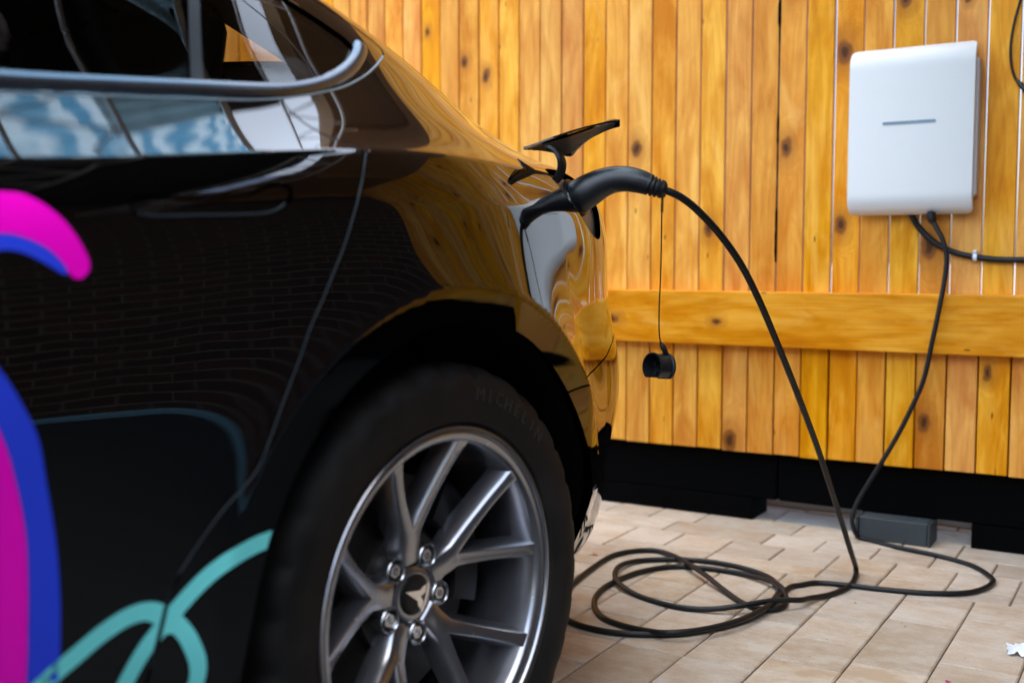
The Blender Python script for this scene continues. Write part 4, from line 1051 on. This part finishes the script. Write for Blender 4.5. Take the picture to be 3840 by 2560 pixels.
obj('cable', MB().tube([cl(p) for p in spline(path, 7)], CR, 12).me('cable', 60), M['rubber_cable'], cable)
obj('gland', MB().tube([cl(onY(2138,488,3.17)), cl(onY(2139,500,3.17)), cl(onY(2142,507,3.17)), cl(onY(2145,511,3.17))], 0, 16, True, [.0125,.0125,.0115,.008]).me('gland', 40), M['black_plastic'], cable)

# dust cap on its cord
dc = obj('dust_cap', None, label='small black dust cap dangling on a thin cord from the plug', cat='dust cap', loc=at(1510, 840, 1.93))
di = Matrix.Translation(dc.location).inverted()
def dl(p): return di @ Vector(p)
cord = spline([at(1521,452,1.898), at(1520,490,1.90), at(1519,560,1.905), at(1517,640,1.91), at(1514,710,1.918), at(1514,760,1.925), at(1517,785,1.928), at(1522,800,1.93)], 8)
obj('cord', MB().tube([dl(p) for p in cord], .0013, 8).me('cord', 60), M['rubber_cable'], dc)
coil = []
for i in range(70):
    t_ = i/69; p = at(1521-.6*t_, 449+38*t_, 1.898); a = t_*2*math.pi*7; coil.append(dl(p+Vector(RT)*.0026*math.cos(a)+Vector(FW)*.0026*math.sin(a)))
obj('cord_spring', MB().tube(coil, .0008, 5).me('cord_spring', 60), M['rubber_cable'], dc)
rg = [dl(at(1526,437,1.90)+Vector(UP)*.0105*math.cos(a)+(Vector(FW)*.9+Vector(RT)*.25)*.0105*math.sin(a)) for a in np.linspace(0, 2*math.pi, 25)]
obj('cord_ring', MB().tube(rg, .0019, 8, False).me('cord_ring', 60), M['black_plastic'], dc)
axc = (-Vector(RT)*.80-Vector(FW)*.58-Vector(UP)*-.06).normalized(); cc = at(1531, 843, 1.945)
b_ = Vector(UP); b_ = (b_-axc*b_.dot(axc)).normalized(); a_ = axc.cross(b_)
def capring(r, h, n_=36):
    o = []
    for i in range(n_):
        t_ = 2*math.pi*i/n_; y = math.sin(t_); x = math.cos(t_)
        y = max(y, -.80)                       # flattened lower side
        o.append(dl(cc+a_*x*r+b_*y*r+axc*h))
    return o
V = []; Fc = []; pr = [(.0005,0),(.024,0),(.0262,.002),(.0262,.0055),(.0232,.007),(.0232,.032),(.0246,.0335),(.0246,.036),(.0222,.0365),(.0215,.030),(.0215,.010),(.0005,.010)]
for r, h in pr: V += capring(r, h)
for k in range(len(pr)-1):
    for i in range(36): Fc.append((k*36+i, k*36+(i+1)%36, k*36+36+(i+1)%36, k*36+36+i))
cap_o = obj('cap_shell', mesh('cap_shell', V, Fc, 35), M['plug_shell'], dc)
for (x, y) in ((-.009,.006),(.009,.006),(0,-.003),(-.0075,-.012),(.0075,-.012),(0,.012)):
    c0 = cc+a_*x+b_*y
    obj('socket_tube', MB().tube([dl(c0+axc*.0095), dl(c0+axc*.021)], .0036, 12).me('socket_tube', 40), M['plug_shell'], cap_o)
obj('cord_anchor', MB().tube([dl(at(1517,786,1.93)), dl(at(1523,797,1.93)), dl(at(1530,811,1.935)), dl(at(1533,818,1.94))], 0, 10, True, [.0022,.0055,.0045,.003]).me('cord_anchor', 50), M['black_plastic'], dc)

# ---------------------------------------------------------------- wall box
bx_c = onY(2094, 300, 3.15)
X0, X1, Z0, Z1 = -.8215, -.4900, .9320, 1.3930
box = obj('wall_charger', None, label='white wall mounted charging box with a narrow grey slot on the timber fence', cat='charger', loc=((X0+X1)/2, FY, (Z0+Z1)/2))
hw, hh = (X1-X0)/2, (Z1-Z0)/2; YF = 3.148-FY
def cover_strip(inset, dy):
    """left and right points down the cover at the given inset"""
    r = .016-inset*.6; out = []
    zs = list(np.linspace(hh-inset, hh-inset-r, 9))
    top = [(R(90-10*i)) for i in range(0, 10)]
    L = []
    for a in top: L.append((hw-inset-r+r*math.cos(a), hh-inset-r+r*math.sin(a)))
    for zz in np.linspace(hh-inset-r, -(hh-inset-r), 40)[1:-1]: L.append((hw-inset, zz))
    for a in top[::-1]: L.append((hw-inset-r+r*math.cos(a), -(hh-inset-r)-r*math.sin(a)))
    def yd(zz):
        e = hh-abs(zz); rad = .055
        return YF+dy+(rad-math.sqrt(max(rad**2-(max(rad-e, 0)*.93)**2, 0)))
    return [(x, yd(zz), zz) for x, zz in L]
S0 = cover_strip(.0, .0035); S1 = cover_strip(.0015, .0008); S2 = cover_strip(.004, 0)
n_ = len(S0); V = []; Fc = []
for S in (S2, S1, S0): V += S+[(-x, y, z) for x, y, z in S]
Bk = [(x, min(y+.008, -.004), z) for x, y, z in S0]; V += Bk+[(-x, y, z) for x, y, z in Bk]
for i in range(n_-1): Fc.append((i, i+1, n_+i+1, n_+i))
for l in range(3):
    a0, b0 = l*2*n_, (l+1)*2*n_
    for i in range(n_-1):
        Fc += [(a0+i, a0+i+1, b0+i+1, b0+i), (a0+n_+i+1, a0+n_+i, b0+n_+i, b0+n_+i+1)]
    Fc += [(a0, b0, b0+n_, a0+n_), (a0+n_-1, a0+2*n_-1, b0+2*n_-1, b0+n_-1)]
a0 = 6*n_
for i in range(n_-1): Fc.append((a0+i+1, a0+i, a0+n_+i, a0+n_+i+1))
obj('front_cover', mesh('front_cover', V, Fc, 32), M['white_shell'], box)
obj('back_body', MB().box((-hw+.02, YF+.014, -hh+.045), (hw+.006, -.0025, hh-.045), .006).me('back_body'), M['grey_shell'], box)
sl0, sl1 = onY(2027, 284, 3.148), onY(2150, 278, 3.148)
pv_, pf_ = frame_box(((sl0.x+sl1.x)/2-box.location.x, YF-.0004, (sl0.z+sl1.z)/2-box.location.z), (0,-1,0), (0,0,1), abs(sl1.x-sl0.x), .0085, .0007)
obj('slot', mesh('slot', pv_, pf_), M['slot'], box)

# supply cable leaving the box to the right, held by a nail clip
sc_ = obj('supply_cable', None, label='thick black cable running from under the white box to the right along the fence', cat='cable', loc=onY(2238, 590, 3.208))
si = Matrix.Translation(sc_.location).inverted()
sp_ = spline([onY(2086,478,3.19), onY(2095,497,3.195), onY(2112,524,3.205), onY(2146,557,3.208), onY(2190,579,3.208), onY(2238,590,3.208), onY(2290,596,3.208), onY(2352,597,3.208), onY(2440,596,3.208), onY(2600,600,3.208), onY(2900,640,3.208)], 6)
obj('cable', MB().tube([si @ p for p in sp_], .0085, 14).me('cable', 60), M['rubber_cable'], sc_)
cp = onY(2240, 590.5, 3.208)
clip_ = obj('cable_clip', None, label='white plastic nail clip holding the thick cable to the fence', cat='cable clip', loc=cp)
V = []; Fc = []
for i, a in enumerate(np.linspace(R(-20), R(200), 15)):
    for r in (.0092, .0112):
        for x in (-.005, .005): V.append((x, -r*math.sin(a), r*math.cos(a)))
for i in range(14):
    b = i*4
    for k, l in ((0,1),(1,3),(3,2),(2,0)): Fc.append((b+k, b+l, b+4+l, b+4+k))
Fc += [(0,1,3,2), (56,58,59,57)]
obj('saddle', mesh('saddle', V, Fc), M['white_plastic'], clip_)
obj('nail_boss', MB().box((-.005,-.009,.0112), (.005,.011,.0185), .001).me('nail_boss'), M['white_plastic'], clip_)

# thin wire with an inline plug at the right
wr = obj('thin_wire', None, label='thin black wire with an inline connector hanging on the fence right of the white box', cat='wire', loc=onY(2330, 150, 3.205))
wi = Matrix.Translation(wr.location).inverted()
wp = spline([onY(2380,-160,3.214), onY(2362,-60,3.214), onY(2344,0,3.214), onY(2328,60,3.214), onY(2321,110,3.214), onY(2323,150,3.214), onY(2331,178,3.214), onY(2341,192,3.212)], 6)
obj('wire', MB().tube([wi @ p for p in wp], .0033, 8).me('wire', 60), M['rubber_cable'], wr)
obj('connector', MB().tube([wi @ onY(*p) for p in ((2335,184,3.212),(2343,193,3.21),(2352,203,3.208),(2362,214,3.208),(2376,228,3.208),(2384,236,3.208))], 0, 12, True, [.0036,.0065,.0072,.0085,.0085,.004]).me('connector', 40), M['black_plastic'], wr)

# litter on the paving
p = onZ(2352, 1500, 0)
cup = obj('plastic_scrap', None, label='crumpled scrap of white plastic film on the pavers', cat='scrap', loc=p)
V = []; Fc = []
rr = random.Random(4)
for i in range(9):
    for j in range(9):
        x, y = (i-4)*.0085, (j-4)*.008
        r = math.hypot(x, y); V.append((x+.003*rr.gauss(0,1), y+.003*rr.gauss(0,1), max(.0008, .011*math.exp(-(r/.026)**2)+.010*rr.random()+.001)))
for i in range(8):
    for j in range(8):
        if (i-3.5)**2+(j-3.5)**2 < 19: Fc.append((i*9+j, (i+1)*9+j, (i+1)*9+j+1, i*9+j+1))
obj('film', mesh('film', V, Fc, 50), M['white_plastic'], cup)
def leaf(dx, dy, s, mat, lab, rz):
    o = obj('fallen_leaf', None, label=lab, cat='leaf', loc=onZ(dx, dy, .0008)); o.rotation_euler = (0, 0, rz)
    V = []; Fc = []
    for i in range(9):
        t_ = i/8; w_ = .42*math.sin(math.pi*t_**.8)*(1+.15*math.sin(9*t_)); zc = .12*math.sin(math.pi*t_)
        V += [((t_-.5)*s, -w_*s, (zc+.25*w_)*s+.0004), ((t_-.5)*s, 0, zc*s), ((t_-.5)*s, w_*s, (zc+.3*w_)*s+.0004)]
    for i in range(8):
        for k in range(2): Fc.append((i*3+k, i*3+k+1, i*3+k+4, i*3+k+3))
    obj('blade', mesh('blade', V, Fc, 60), M[mat], o); obj('stem', MB().tube([(-.5*s, 0, .0006), (-.75*s, .05*s, .0006), (-.95*s, .02*s, .0008)], .0006, 5).me('stem'), M[mat], o)
leaf(1366, 1274, .017, 'leaf', 'small curled brown leaf on the paving behind the car bumper', .6)
leaf(2178, 1566, .013, 'leaf_pink', 'tiny dark pink petal on the paving by the joint', 1.4)
leaf(2078, 1438, .007, 'leaf', 'tiny brown leaf fragment resting on the open paving', 2.0)
leaf(1963, 1384, .008, 'leaf', 'tiny brown leaf fragment beside the cable end loop', 2.4)
